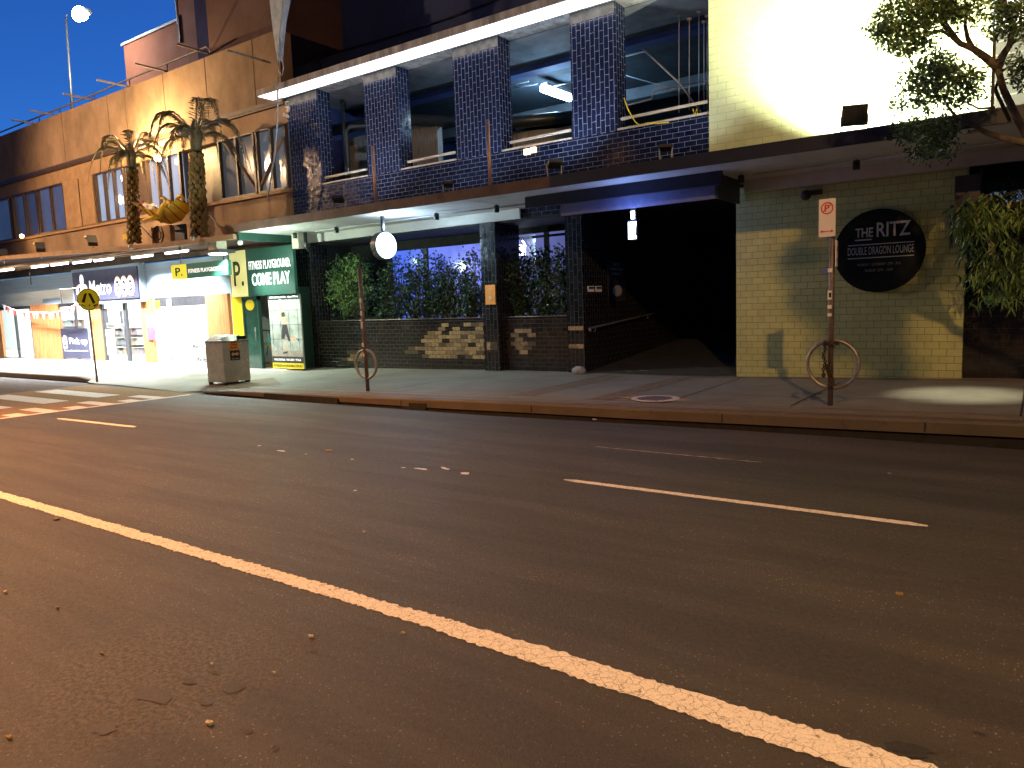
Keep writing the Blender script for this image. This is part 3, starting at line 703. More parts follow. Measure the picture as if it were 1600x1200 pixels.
# notices on the tunnel wall
def wallrect(name, x0, y0, x1, y1, X, m, label, cat, extra=None, d=.02):
    p = onX(x0, y0, X); q = onX(x1, y0, X); r_ = onX(x0, y1, X); 
    z1 = max(p.z, q.z); z0 = r_.z
    mb = MB(); mb.box(X, X+d, p.y, q.y, z0, p.z)
    t = thing(name, label, cat, (X, (p.y+q.y)/2, z0)); part('panel', mb, m, t); return t, p, q, z0, p.z
t, p, q, z0, z1 = wallrect('menu_board', 949, 408, 975, 472, -7.78, A['char'], 'grey menu board with a pale oval on the dark tunnel wall', 'notice board')
mb = MB(); mb.disc((-7.755, (p.y+q.y)/2, z0+(z1-z0)*.27), (q.y-p.y)*.27, .006, 24, rz=.13, axis='x'); part('oval_emblem', mb, A['letter'], t)
rx_ = Matrix.Rotation(R(90), 3, 'Z')
text('RITZ', .35*(q.y-p.y), .06, (-7.755, (p.y+q.y)/2, z1-.07), A['letter'], t, rot=rx_); text('Double Dragon', .7*(q.y-p.y), .07, (-7.755, (p.y+q.y)/2, z1-.18), A['letter'], t, rot=rx_); text('LOUNGE', .6*(q.y-p.y), .05, (-7.755, (p.y+q.y)/2, z1-.28), A['letter'], t, rot=rx_)
for (xa, xb), l in (((918, 927), 'left of two small grey intercom boxes on the tunnel wall'), ((930, 939), 'right of two small grey intercom boxes on the tunnel wall')):
    t, p, q, z0, z1 = wallrect('intercom', xa, 447, xb, 456, -7.78, A['signw'], l, 'intercom')
    mb = MB(); mb.box(-7.76, -7.752, p.y+.02, q.y-.02, (z0+z1)/2, z1-.015); part('screen', mb, A['char'], t)
# orange plaque on the pillar
t = thing('plaque', 'orange plaque with a round emblem fixed to the black tiled pillar', 'plaque', (-10.25, FY-.07, 1.75))
q0, q1 = onY(758.5, 445.5, FY-.07), onY(775, 475.5, FY-.07)
part('panel', MB().box(q0.x, q1.x, FY-.09, FY-.065, q1.z, q0.z), A['orange'], t)
cx, cz = (q0.x+q1.x)/2, (q0.z+q1.z)/2
part('emblem', MB().ring((cx, FY-.092, cz-.06), .075, .008, 'y', 24, 5).disc((cx, FY-.092, cz-.06), .045, .006), mat('pale_print', (.7,.5,.25), .5), t)
text('RITZ', .14, .05, (cx, FY-.092, cz+.12), mat('pale_print2', (.7,.5,.25), .5), t)

# ---- cream block building at right
yb = thing('cream_building', 'cream green block building with a bright floodlit upper wall', 'building', (-2.6, FY, .2))
YX0, YX1 = -4.48, -.82
mb = MB(); mb.box(YX0, YX1, FY, FY+.3, .0, 3.79); part('lower_wall', mb, A['yel'], yb)
mb = MB(); mb.box(-4.975, -.56, FY-.03, FY+.4, 4.0, 11); part('upper_wall', mb, A['yelU'], yb)
mb = MB(); mb.box(-.555, 9, FY, FY+.3, 4.0, 5.55); part('dark_block_wall', mb, A['blk'], yb)
mb = MB(); mb.box(-.555, 9, FY+.02, FY+.28, 5.552, 11); part('render_wall', mb, A['white'], yb)
mb = MB()
for px in (1550, 1556): q = onY(px, 60, FY-.05); mb.tube([(q.x, FY-.04, 5.6), (q.x, FY-.04, 11)], .02, 6)
for z in (5.7, 5.85, 6.0): mb.tube([(-.5, FY-.02, z), (9, FY-.02, z)], .008, 5)
parts('downpipe', mb, A['wire'], yb)
mb = MB(); mb.box(YX1, 9, FY+.15, FY+.35, .1, 1.6); part('planter_wall', mb, A['tileP'], yb)
mb = MB(); mb.box(-2.2, 9, FY+1.6, FY+1.7, .1, 3.9); part('recess_wall', mb, A['blackm'], yb)
q0 = onY(1530, 305, FY+1.55); mb = MB(); mb.box(q0.x, q0.x+2.2, FY+1.5, FY+1.58, q0.z-.16, q0.z+.02); part('window', mb, emit('dim_blue_window', (.10,.18,.32), .8), yb)
part('recess_ceiling', MB().box(-2.2, 9, FY+.31, FY+1.7, 3.80, 3.98), A['blackm'], yb)
# bracketed service column at the wall end under the awning
mb = MB(); mb.box(-.95, -.62, FY-.62, FY-.3, 2.75, 3.4); mb.tube([(-.62, FY-.5, 2.3), (-.62, FY-.5, 3.5)], .02); mb.tube([(-1.0, FY-.3, 2.35), (-1.0, FY-.3, 3.0)], .03)
mb.tube([(-.52, FY-.45, 2.3), (-.55, FY-.45, 3.3)], .03)
part('meter_box', mb, A['char'], yb)
mb = MB(); mb.box(-.50, -.42, FY-.5, FY-.47, 2.2, 2.95); part('sign_edge', mb, A['sill'], yb)
mb = MB(); c_ = onY(1259, 305, FY-.12); mb.blob(c_, (.09,.08,.09), 12, 8); mb.box(c_.x-.05, c_.x+.25, FY-.06, FY, c_.z+.0, c_.z+.08)
solo('wall_camera', mb, A['char'], 'small round dark security camera on the cream wall under the soffit', 'camera')

# big round sign
rs = thing('round_sign', 'large black round sign with silver lettering on the cream block wall', 'sign', (-2.06, FY-.06, 1.7))
part('disc', MB().disc((-2.06, FY-.05, 2.385), .69, .09, 64), mat('sign_black', (.006,.008,.007), .75, spec=.15), rs)
def rtext(s, px0, px1, py, hgt, dz=.006, rot=None, bold=0, m='letter'):
    a_ = onY(px0, py, FY-.10); b_ = onY(px1, py, FY-.10)
    return a_, b_
ys = FY-.10
tz = 2.385
text('THE', .27, .155, (-2.30+.02, ys, tz+.315), A['letter'], rs, bold=.02)
text('RITZ', .50, .235, (-1.84, ys, tz+.345), A['letter'], rs, bold=.012)
text('DOUBLE DRAGON LOUNGE', 1.0, .13, (-2.03, ys, tz+.01), A['letter'], rs)
text('MONDAY - SATURDAY 12PM - 3AM', .66, .045, (-2.05, ys, tz-.22), mat('dim_letter', (.16,.17,.17), .5), rs)
text('SUNDAY 12PM - 12AM', .42, .045, (-2.05, ys, tz-.32), mat('dim_letter2', (.16,.17,.17), .5), rs)
part('rule_line', MB().box(-2.42, -2.16, ys-.004, ys+.004, tz+.185, tz+.205).box(-2.53, -1.53, ys-.004, ys+.004, tz+.105, tz+.12).box(-2.53, -1.53, ys-.004, ys+.004, tz-.115, tz-.10), A['letter'], rs)
mb = MB(); q = onY(1291, 424, FY-.01); mb.box(q.x-.07, q.x+.07, FY-.008, FY-.002, q.z-.04, q.z+.04); solo('sticker', mb, mat('sticker_lilac', (.35,.35,.55), .5), 'small pale blue sticker on the cream wall left of the round sign', 'sticker')

# ================================================================== AWNINGS
AY, SZ = 11.6, 3.81
ax0 = onY(365, 360, AY).x
aw = thing('shop_awning', 'long flat awning with dark fascia and pale soffit over the footpath', 'awning', (-7, AY, SZ))
mb = MB(); mb.box(ax0, -7.2, AY, AY+.06, SZ-.0, SZ+.20); part('fascia', mb, A['fasciaB'], aw, 'brownish left length of the fascia')
mb = MB(); mb.box(-7.199, 9, AY, AY+.06, SZ-.0, SZ+.20); part('fascia', mb, A['fascia'], aw)
mb = MB(); mb.box(ax0, 9, AY+.06, FY-.005, SZ+.10, SZ+.16); part('roof_deck', mb, A['char'], aw)
mb = MB(); mb.box(ax0+.02, 9, AY+.06, FY-.006, SZ-.0, SZ+.03)
part('soffit', mb, A['soffit'], aw)
xb0 = onY(812, 343, FY-.12).x
xbl = -16.9
mb = MB(); mb.box(xbl, xb0, FY-.12, FY-.07, SZ-.22, SZ-.001); mb.box(-4.3, 9, FY-.12, FY-.07, SZ-.22, SZ-.001)
parts('bulkhead', mb, A['soffit'], aw)
# downstand frame over the driveway
b0, b1 = onZ(810, 306, SZ), onZ(1127, 266, SZ); q = onY(1122, 288, b1.y)
mb = MB(); mb.box(b0.x, b1.x, b1.y, b1.y+.08, q.z, SZ-.002); part('front_beam', mb, A['fascia'], aw)
mb = MB(); YB = onX(1117, 288, -4.42).y; e0 = onY(897, 331, YB); e1 = onY(1117, 310, YB); mb.box(e0.x-.3, -4.42, YB, YB+.07, e1.z+.0, SZ-.002)
part('rear_beam', mb, mat('lavender_neon_tint', (.13,.145,.25), .6), aw)  # lavender light of the neon put into the beam's colour
mb = MB(); mb.box(-4.42, -4.37, YB, FY-.13, e1.z, SZ-.002); part('side_panel', mb, A['char'], aw)
mb = MB(); mb.tube([onZ(400, 362, SZ-.02)+Vector((0,0,-.01)), Vector((-4.9+.0, onZ(1251,257,SZ-.02).y, SZ-.03))], .015, 6)
ty = onZ(600, 346, SZ).y
mb = MB(); mb.tube([(ax0+1.5, ty, SZ-.018), (b0.x-.1, ty, SZ-.018)], .014, 6); mb.tube([(-3.95, ty, SZ-.018), (8, ty, SZ-.018)], .014, 6); parts('lighting_track', mb, A['wire'], aw)
mb = MB()
for x in (-14.9, -12.2, -9.2, -3.0, .3): mb.box(x, x+.012, AY+.08, FY-.13, SZ-.004, SZ)
parts('soffit_joint', mb, A['wire'], aw)
# black spotlight cans
sp = thing('spotlight', 'black spotlight can under the awning, first left of the round lightbox', 'spotlight', (0,0,0), 'spotlight cans under the long awning')
part('can', MB().tube([(0,0,-.03), (0,0,-.17)], .055, 12), A['black'], sp); part('stem', MB().tube([(0,0,0), (0,0,-.04)], .012, 6), A['steel'], sp)
spots = [(526,358,'black spotlight can nearest left of the round hanging lightbox'), (682,337,'black spotlight can nearest right of the round hanging lightbox'), (776,325,'black spotlight can between the lightbox and the driveway beam'),
         (461,367,'pale spotlight can at the left end of the long awning'), (1158,279,'black spotlight can just right of the driveway beam'), (1338,256,'black spotlight can above the round wall sign')]
for i, (px, py, l) in enumerate(spots):
    q = onZ(px, py, SZ-.10); y_ = q.y
    loc = (q.x, q.y, SZ-.02)
    if i == 0: sp.location = loc; sp['label'] = l
    else: dup(sp, loc, l)
# CCTV style floods aimed at the wall
def floodlight(px, py, Y, label, target, power, color, s=.3, spot=120, name='floodlight', z=None, aim=None):
    c = onY(px, py, Y); t = thing(name, label, 'floodlight', (c.x, c.y, SZ+.16), 'floodlights standing on the awnings')
    d = (Vector(aim) if aim else Vector(target)-c).normalized(); q = d.to_track_quat('-Z', 'Y').to_matrix()
    part('housing', MB().obox(c, (s, s*.85, s*.28), q), A['char'], t)
    part('lens', MB().obox(c+d*(s*.145), (s*.86, s*.7, .012), q), emit('flood_lens', color, 25), t)
    mb = MB(); u = q @ Vector((1,0,0))
    for k in (-1, 1): mb.tube([c+u*k*s*.53, c+u*k*s*.53+Vector((0,0,-s*.5)), Vector((c.x, c.y, SZ+.17))+u*k*s*.45], .012, 6)
    part('yoke', mb, A['steel'], t)
    lamp('SPOT', c+d*(s*.17), power, color, t, target, .06, spot, .6); return t
floodlight(1335, 180, 12.5, 'square floodlight on the awning aimed at the bright cream wall', (-1.5, 13.75, 6.6), 6500, (.97,1,.76), .36, 168, aim=(-.38,1,.35))
floodlight(529, 311, 12.2, 'slim grey floodlight on the awning below the leftmost upper opening', (-14.2, 13.3, 7.6), 330, (.74,.84,1), .28, 150)
floodlight(866, 256, 12.6, 'slim grey floodlight on the awning below the third upper opening', (-8.6, 13.3, 7.6), 330, (.74,.84,1), .28, 150)
floodlight(1040, 231, 12.3, 'low floodlight on the awning near the join with the cream wall', (-5.6, 13.2, 7.6), 190, (.74,.84,1), .2, 150)
floodlight(700, 288, 12.2, 'low floodlight on the awning below the second upper opening', (-11.0, 13.3, 7.6), 270, (.74,.84,1), .2, 150)
for px, y0, y1, l in [(587, 227, 313, 'thin copper pipe rising from the awning below the second tiled pier'), (766, 188, 288, 'tall copper pipe rising from the awning in front of the third tiled pier')]:
    q = onY(px, y1, 11.9); q2 = onY(px, y0, 11.9)
    solo('vent_pipe', MB().tube([(q.x, 11.9, SZ+.16), (q.x, 11.9, q2.z)], .032, 10), A['copper'], l, 'pipe', 'vent pipes on the awning')
fx = onY(828, 236, FY-.05); t = thing('wall_light', 'small warm lit bulkhead light under the third upper opening', 'wall light', fx)
part('lens', MB().box(fx.x-.16, fx.x-.02, FY-.06, FY, fx.z-.06, fx.z+.06).box(fx.x+.02, fx.x+.14, FY-.06, FY, fx.z-.04, fx.z+.07), emit('warm_lens', (1,.62,.35), 3), t)

# hanging round lightbox
rl = thing('round_lightbox', 'glowing white round lightbox sign hanging under the awning', 'sign', (-12.0, 12.2, 2.7))
ly = 12.2; cL = onY(600, 384, ly); rr_ = .315
rotl = Matrix.Rotation(R(24), 3, 'Z')
def rdisc(c, rad, th, rot, n=48):
    m = MB(); vs = []
    for h in (-th/2, th/2):
        for i in range(n): t = 2*math.pi*i/n; vs.append(Vector(c)+rot @ Vector((h, rad*math.cos(t), rad*math.sin(t))))
    m.add(vs, [tuple(range(n)), tuple(range(2*n-1, n-1, -1))]+[(i, n+i, n+(i+1) % n, (i+1) % n) for i in range(n)]); return m
rotl = Matrix.Rotation(R(-6), 3, 'Z')
part('drum', rdisc(cL-rotl @ Vector((.01,0,0)), rr_, .17, rotl), A['black'], rl)
part('lit_face', rdisc(cL+rotl @ Vector((.082,0,0)), rr_*.93, .02, rotl), emit('lightbox_face', (.62,.86,1), 5), rl)
rt = rotl @ Matrix.Rotation(R(90), 3, 'Z')
text('THE', .16, .07, cL+rotl @ Vector((.096,0,.10)), emit('pale_letter', (.45,.62,.8), 1.2), rl, rot=rt); text('RITZ', .30, .14, cL+rotl @ Vector((.096,0,-.03)), emit('pale_letter2', (.5,.68,.85), 1.4), rl, rot=rt)
tp = onY(595, 345, ly); part('hanger', MB().box(cL.x-.035, cL.x+.035, ly-.03, ly+.03, cL.z+rr_-.02, SZ), A['black'], rl)
lamp('AREA', cL+rotl @ Vector((.12,0,0)), 60, (.55,.8,1), rl, cL+rotl @ Vector((2,0,0)), .4)
lamp('POINT', cL+Vector((.1,.0,.42)), 60, (.6,.82,1), rl, size=.08)

# hanging blade neon
bn = thing('blade_neon_sign', 'narrow hanging neon blade sign glowing blue white above the driveway', 'neon sign', (-6.0, 12.5, 2.7))
by = 12.5; k0 = onY(988, 350, by)
hx = onY(983, 320, by); part('hanger', MB().box(hx.x-.025, hx.x+.025, by-.02, by+.02, onY(983, 325, by).z, SZ), A['black'], bn)
rb = Matrix.Rotation(R(0), 3, 'Z')
up = onY(988.5, 336, by); lo = onY(988, 360, by)
part('case', MB().box(lo.x-.09, lo.x+.08, by+.02, by+.05, onY(988,375,by).z, onY(988,344,by).z).box(up.x-.04, up.x+.05, by+.02, by+.05, onY(988,344,by).z, onY(988,326,by).z), A['black'], bn)
text('THE', .07, .14, up, emit('neon_face', (.75,.86,1), 9), bn, 'neon_letters', .03, bold=.04); text('RITZ', .15, .31, lo, emit('neon_face2', (.75,.86,1), 9), bn, 'neon_letters', .03, bold=.02)
lamp('POINT', lo+Vector((.3,-.35,0)), 18, (.16,.32,1), bn, size=.25); lamp('POINT', up+Vector((0,-.3,.0)), 16, (.22,.36,1), bn, size=.25)

# ================================================================== PLUM BUILDING ABOVE, UPPER PLUM WALL
nb = thing('rooftop_building', 'dark rendered building, its lit and shaded wall in plum and navy tones, rising behind the white eave', 'building', (-8, 16, 7.8))
q = onY(477, 100, 16)
part('navy_wall', MB().box(-24.5, q.x, 16, 16.4, 7.5, 14), A['navy'], nb)
part('plum_wall', MB().box(q.x+.002, -1, 16.0, 16.4, 7.5, 14), A['purple'], nb)  # lit and shaded areas of one wall put into two tones
# looping cable shadow on the wall, modelled as a black tube
solo('cable_shadow', MB().tube([onY(*p, 15.9) for p in ((480,150),(500,143),(508,130),(505,112),(498,92),(520,82),(600,60),(700,28),(760,5),(800,-15))], .02, 6), A['blackm'], 'cable shadow modelled as a black tube across the plum wall above the white eave', 'cable')

# ================================================================== OCHRE BUILDING (left)
ob = thing('ochre_building', 'long ochre rendered building with a strip of upper windows and stained parapet', 'building', (-27, FY, .2))
RZ = 9.42; BX0 = -60; BX1 = -17.07
part('parapet', MB().box(BX0, BX1, FY-.12, FY+.3, 7.62, RZ), A['brown'], ob)
mb = MB(); mb.box(BX0, BX1, FY-.135, FY-.12, 7.50, 7.62); mb.box(BX0, BX1, FY-.11, FY+.0, 7.45, 7.62); part('shadow_gap', mb, A['bframe'], ob)
part('frieze', MB().box(BX0, BX1, FY-.02, FY+.3, 6.95, 7.50), A['brownT'], ob)
# wall below the windows and panels between
part('lower_band', MB().box(BX0, BX1, FY, FY+.3, 3.6, 5.2), A['brown'], ob)
def pX(px, py=300): return onY(px, py, FY).x
wx = [(pX(-70,350), pX(18,350)), (pX(22,345), pX(60,345)), (pX(62,340), pX(103,340)), (pX(152,320), pX(196,320)), (pX(232,300), pX(284,300)), (pX(345,280), pX(400,280)), (pX(404,270), pX(449,270))]
solidx = [(pX(104,330), pX(128,330)), (pX(129.5,330), pX(150,330))]
for a_, b_ in solidx: part('render_panel', MB().box(a_, b_, FY-.05, FY+.25, 5.2, 6.95), A['brownT'], ob)
def glasspane(c, s): 
    return glow_glass('upper_glass', c, tuple(x*.6 for x in c), -40, -17, s)
gm = [((.05,.06,.12),.5),((.05,.06,.12),.5),((.12,.15,.28),.6),((.45,.55,.75),1.1),((.5,.58,.75),1.1),((.10,.11,.12),.7),((.16,.19,.22),.8)]
for i, ((a_, b_), (c, s)) in enumerate(zip(wx, gm)):
    w = part('window', MB().box(a_, b_, FY+.10, FY+.14, 5.2, 6.95), glasspane(c, s), ob)
    mb = MB()
    n = 3 if i in (0, 3, 4) else 2
    for k in range(n+1):
        x = a_+(b_-a_)*k/n; mb.box(x-.04, x+.04, FY-.02, FY+.09, 5.2, 6.95)
    mb.box(a_, b_, FY-.03, FY+.08, 5.17, 5.24); mb.box(a_, b_, FY-.03, FY+.08, 6.92, 6.97)
    part('frame', mb, A['bframe'], w)
part('window_backing', MB().box(BX0, BX1, FY+.2, FY+.3, 5.2, 6.96), A['bframe'], ob)
part('sill_band', MB().box(BX0, BX1, FY-.08, FY-.002, 5.08, 5.17), A['brownT'], ob)
# diagonal brace behind the right window
mb = MB(); mb.tube([onY(*p, FY+.08) for p in ((405,300),(430,240),(441,215))], .07, 4); mb.tube([onY(*p, FY+.08) for p in ((352,225),(405,300))], .05, 4); parts('brace', mb, A['brownT'], ob)
# black stains streaks: vertical joints
mb = MB()
for px in (98, 172, 200, 262, 329, 405): x = pX(px, 150); mb.box(x-.015, x+.015, FY-.126, FY-.12, 7.62, RZ)
parts('panel_joint', mb, mat('stain', (.10,.055,.03), .9), ob)
part('dark_stack', MB().box(pX(326,60), BX1, FY+.0, FY+3, RZ+.001, 16), A['umber'], ob)
# roof rail with cross arms
rail = thing('roof_rail', 'thin steel rail running along the ochre parapet edge', 'rail', (-27, FY+.1, RZ))
mb = MB(); mb.tube([onY(*p, FY+.1) for p in ((-60,232),(0,207),(91,170),(147,147),(198,125),(261,99),(323,73))]+[onY(328, 78, FY+.1), onY(329,86,FY+.1)], .03, 8); part('top_rail', mb, A['steel'], rail)
arms = [((62,194),(18,187)), ((94,181),(46,171)), ((147,156),(99,151)), ((203,136),(151,126)), ((262,112),(211,102)), ((329,84),(276,70)), ((422,98),(355,86))]
for i, (p, _) in enumerate(arms[:6]):
    q = onY(p[0], p[1], FY+.1); part('post', MB().tube([(q.x, FY+.1, RZ-.02), (q.x, FY+.1, q.z+.24)], .025, 6), A['steel'], rail)
for i, (p, e) in enumerate(arms):
    q = onY(p[0], p[1], FY-.0 if i < 6 else FY-.3); r_ = onX(e[0], e[1], q.x)
    ln = ['farthest left', 'second from left', 'third from left', 'fourth from left, above the small palm', 'fifth from left below the terracotta wall', 'sixth from left at the rail end'][i] if i < 6 else ''
    solo('outrigger_arm', MB().obox((q+Vector((q.x, max(r_.y, 11.0), q.z)))/2, (.05, abs(q.y-max(r_.y, 11.0)), .05), Matrix.Identity(3)), A['steel'] if i != 5 else A['polem'], ('steel cross arm projecting from the ochre parapet, '+ln) if i < 6 else 'thin pale arm projecting from the wall beside the wrapped pole', 'bracket', 'outrigger arms along the ochre parapet')
# terracotta buildings behind
tb = thing('terracotta_building', 'terracotta rendered building with a white edged roofline behind the parapet', 'building', (-38, 22, 0))
q0, q1 = onY(193, 72, 22), onY(281, 32, 22); q2 = onY(326, 0, 22)
part('low_block', MB().box(q0.x, q1.x, 22, 30, 8, q0.z), A['terra'], tb); part('tall_block', MB().box(q1.x+.001, q2.x+3, 21.9, 30, 8, 24), A['terra'], tb)
part('roof_capping', MB().box(q0.x-.1, q1.x, 21.9, 30, q0.z, q0.z+.12), A['white'], tb)
part('corner_trim', MB().box(q1.x-.05, q1.x+.02, 21.84, 21.9, q0.z-.2, 24), A['white'], tb)
part('downpipe', MB().box(q1.x+.1, q1.x+.2, 21.8, 21.9, q0.z-1.1, q0.z+.2), A['char'], tb)
# white floodlight mast on the roof
fm = thing('floodlight_mast', 'tall thin mast with a blazing white floodlight above the ochre roof', 'light mast', onY(113, 172, 20))
m0 = onY(113, 172, 20); m1 = onY(103, 28, 20); mb = MB(); mb.tube([(m1.x-.02, 20, m0.z-4), m0, m1], [.09, .08, .05], 8); mb.tube([m1, m1+Vector((.35,-.1,.05))], .035, 6); part('pole', mb, A['steel'], fm)
hd = onY(128, 21, 19.6)
part('lamp_head', MB().obox(hd+Vector((0,.1,.05)), (.9,.35,.2), Matrix.Identity(3)), A['steel'], fm)
part('lamp_lens', MB().blob(hd+Vector((-.12,-.1,-.02)), (.5,.25,.36), 14, 8).blob(hd+Vector((.42,-.15,-.22)), (.32,.2,.26), 12, 8), emit('mast_glow', (.9,.97,1), 60), fm)
lamp('POINT', hd+Vector((0,-.5,-.3)), 900, (.85,.95,1), fm, size=.3)

# wrapped pole + cables at the join of the two buildings
wp = thing('wrapped_pole', 'pole wrapped in pale blue sheeting with loose cables at the building join', 'pole', (-17.3, 13.2, 4))
c0 = [onY(x, y, 13.1) for x, y in ((420,-30),(447,-30),(446,0),(440,30),(437,60),(434,95),(431,80),(426,45),(421,0))]
mb = MB(); n = len(c0); mb.add([*c0, *[v+Vector((.0,.16,0)) for v in c0]], [tuple(range(n)), tuple(range(2*n-1, n-1, -1))]+[(i, n+i, n+(i+1) % n, (i+1) % n) for i in range(n)]); part('sheeting', mb, mat('pale_tarp', (.42,.52,.62), .55), wp)
for pts, r_ in [(((436,58),(438,75),(443,105),(441,118),(436,112),(434,95)), .014), (((455,-10),(445,25),(437,60)), .012), (((444,-10),(438,40),(436,60)), .014), (((434,120),(434,150),(433,200),(428,250),(418,310)), .022), (((437,118),(436,130),(434,150)), .010)]:
    part('cable', MB().tube([onY(*p, 13.0) for p in pts], r_, 6), A['wire'], wp)

# awning over the supermarket
lw = thing('shopfront_awning', 'brown awning with rusty fascia edge over the supermarket windows', 'awning', (-26, AY, 3.5))
la = [(-60, 3.95), (onY(0, 406, AY).x, onY(0, 406, AY).z), (onY(120, 396.5, AY).x, onY(120, 396.5, AY).z), (onY(230, 389, AY).x, onY(230, 389, AY).z), (ax0-.02, onY(362, 374, AY).z)]
mb = MB()
for (xa, za), (xb, zb) in zip(la, la[1:]):
    mb.add([(xa,AY-.02,za),(xb,AY-.02,zb),(xb,AY-.02,zb+.13),(xa,AY-.02,za+.13),(xa,AY+.08,za),(xb,AY+.08,zb),(xb,AY+.08,zb+.13),(xa,AY+.08,za+.13)], [(0,1,2,3),(7,6,5,4),(3,2,6,7),(0,4,5,1),(0,3,7,4),(1,5,6,2)])
part('fascia', mb, A['brownT'], lw)
mb = MB()
for (xa, za), (xb, zb) in zip(la, la[1:]):
    mb.add([(xa,AY+.081,za+.04),(xb,AY+.081,zb+.04),(xb,AY+.081,zb+.10),(xa,AY+.081,za+.10),(xa,FY-.01,za+.04),(xb,FY-.01,zb+.04),(xb,FY-.01,zb+.10),(xa,FY-.01,za+.10)], [(0,1,2,3),(7,6,5,4),(3,2,6,7),(0,4,5,1),(0,3,7,4),(1,5,6,2)])
part('deck', mb, A['umber'], lw)
mb = MB(); za = 3.80
for y in (11.9, 12.3, 12.7): mb.box(-45, ax0-.1, y, y+.08, za-.07, za+.01)
parts('purlin', mb, A['brownT'], lw)
# end beam (dark green) below the ochre awning's right end
part('end_beam', MB().box(ax0+.03, ax0+.1, AY+.07, FY-.3, SZ-.20, SZ-.003), A['green'], aw)
# fluorescent battens
ft = thing('awning_tube_light', 'x', 'tube light', (0,0,0), 'fluorescent tube lights under the brown awning')
part('tube', MB().tube([(-.6,0,0), (.6,0,0)], .028, 8), A['tubeE'], ft); part('housing', MB().box(-.62, .62, -.05, .05, .03, .07), A['white'], ft)
l_ = lamp('AREA', (0,0,-.04), 450, (.90,.96,1), ft, (0,0,-3), 1.2, size_y=.1); l_.data.spread = R(112)
tubes = [(10,422,'tube light at the far left end of the bright row'), (62,416.5,'short tube light second from left, above the bunting'), (93,413,'tube light first of the three joined battens above the wooden wall'), (128,409.5,'tube light in the middle of the three joined battens'), (162,406,'tube light third of the three joined battens, above the dark sign'), (222,401,'tube light alone above the roller shutter'), (276,394,'tube light nearest the green hanging gym sign'), (-40,427,'tube light beyond the left edge of the shopfront')]
for i, (px, py, l) in enumerate(tubes):
    q = onZ(px, py, 3.60)
    if i == 0: ft.location = q; ft['label'] = l
    else: dup(ft, q, l)

# ================================================================== SUPERMARKET SHOPFRONT
MY = 13.1
sm = thing('supermarket', 'bright supermarket shopfront with pale blue boarding, cedar panels and glazed doors', 'shopfront', (-27, MY, .2))
def mx(px, py=480): return onY(px, py, MY).x
HZ = 2.32
mb = MB(); mb.box(-60, mx(362,465), MY, MY+.12, HZ, 3.45); part('fascia_boarding', mb, A['lblue'], sm)
part('sign_surround', MB().box(-28.75, mx(232), MY-.20, MY-.001, 2.22, 3.5), A['lblue'], sm)
wd = [(mx(49,480), mx(93,480)), (mx(-16,480), mx(0,480)), (mx(142.5,500), mx(160.5,500)), (mx(224,500), mx(239,500)), (mx(325,490), mx(360,490))]
for i, (a_, b_) in enumerate(wd):
    mb = MB(); n = max(3, int((b_-a_)/.13))
    for k in range(n): x = a_+(b_-a_)*k/n; mb.box(x, x+(b_-a_)/n-.008, MY-.05-rnd.uniform(0,.006), MY+.05, .12, HZ-.002)
    part('cedar_panel', mb, A['wood'], sm)
# interior room
rm = thing('shop_interior', 'white lit supermarket interior seen through the glazing', 'room', (-27, 16, .2))
mb = MB(); mb.box(-62, -19.6, 17.5, 17.6, 0, 3.4); mb.box(-62, -19.6, MY+.2, 17.5, 3.2, 3.3); mb.box(-19.7, -19.6, MY+.2, 17.5, 0, 3.2); part('room_wall', mb, A['white'], rm)
part('room_floor', MB().box(-62, -19.6, MY+.05, 17.5, .1, .16), mat('shop_floor', (.6,.6,.58), .3), rm)
for x in (-42, -38, -34, -30, -26, -22): 
    lamp('AREA', (x, 15, 3.1), 420, (.93,1,.98), rm, (x, 15, 0), 1.6)
part('ceiling_light', (lambda m: [m.box(x-.7, x+.7, 14.9, 15.1, 3.12, 3.17) for x in (-42,-38,-34,-30,-26,-22)] and m)(MB()), A['tubeE'], rm)
shelfcols = [(.42,.26,.24),(.28,.36,.45),(.55,.50,.36),(.30,.42,.34),(.6,.6,.6),(.34,.30,.34)]
smats = [mat('pack%d' % i, c, .5) for i, c in enumerate(shelfcols)]
for j, (xa, xb, y, zt) in enumerate([(-37, -33.5, 15.0, 1.7), (-33.3, -31, 15.6, 1.5), (-30.9, -28.9, 15.2, 1.3), (-26.6, -25.2, 15.4, 1.9), (-24.9, -24.1, 14.6, 1.5)]):
    sh = thing('grocery_shelf', ['long grocery shelf behind the far left window', 'low grocery shelf behind the left window beside the cedar wall', 'low shelf behind the pick up window', 'tall shelf inside the left glass door', 'narrow shelf inside the right glass door'][j], 'shelf', (xa, y, .16), 'grocery shelves inside the shop')
    mb = MB(); mb.box(xa, xb, y, y+.4, .16, .2)
    for z in np.arange(.5, zt+.01, .4): mb.box(xa, xb, y, y+.4, z-.02, z)
    mb.box(xa, xb, y+.38, y+.4, .16, zt); part('shelving', mb, A['signw'], sh)
    mb = MB()
    for z in np.arange(.2, zt, .4):
        x = xa+.05
        while x < xb-.15: w_ = rnd.uniform(.08, .25); mb.m = rnd.randrange(6); mb.box(x, x+w_-.01, y+.05, y+.3, z, z+rnd.uniform(.12,.3)); x += w_
    mb.m = 0; part('packets', mb, smats, sh)
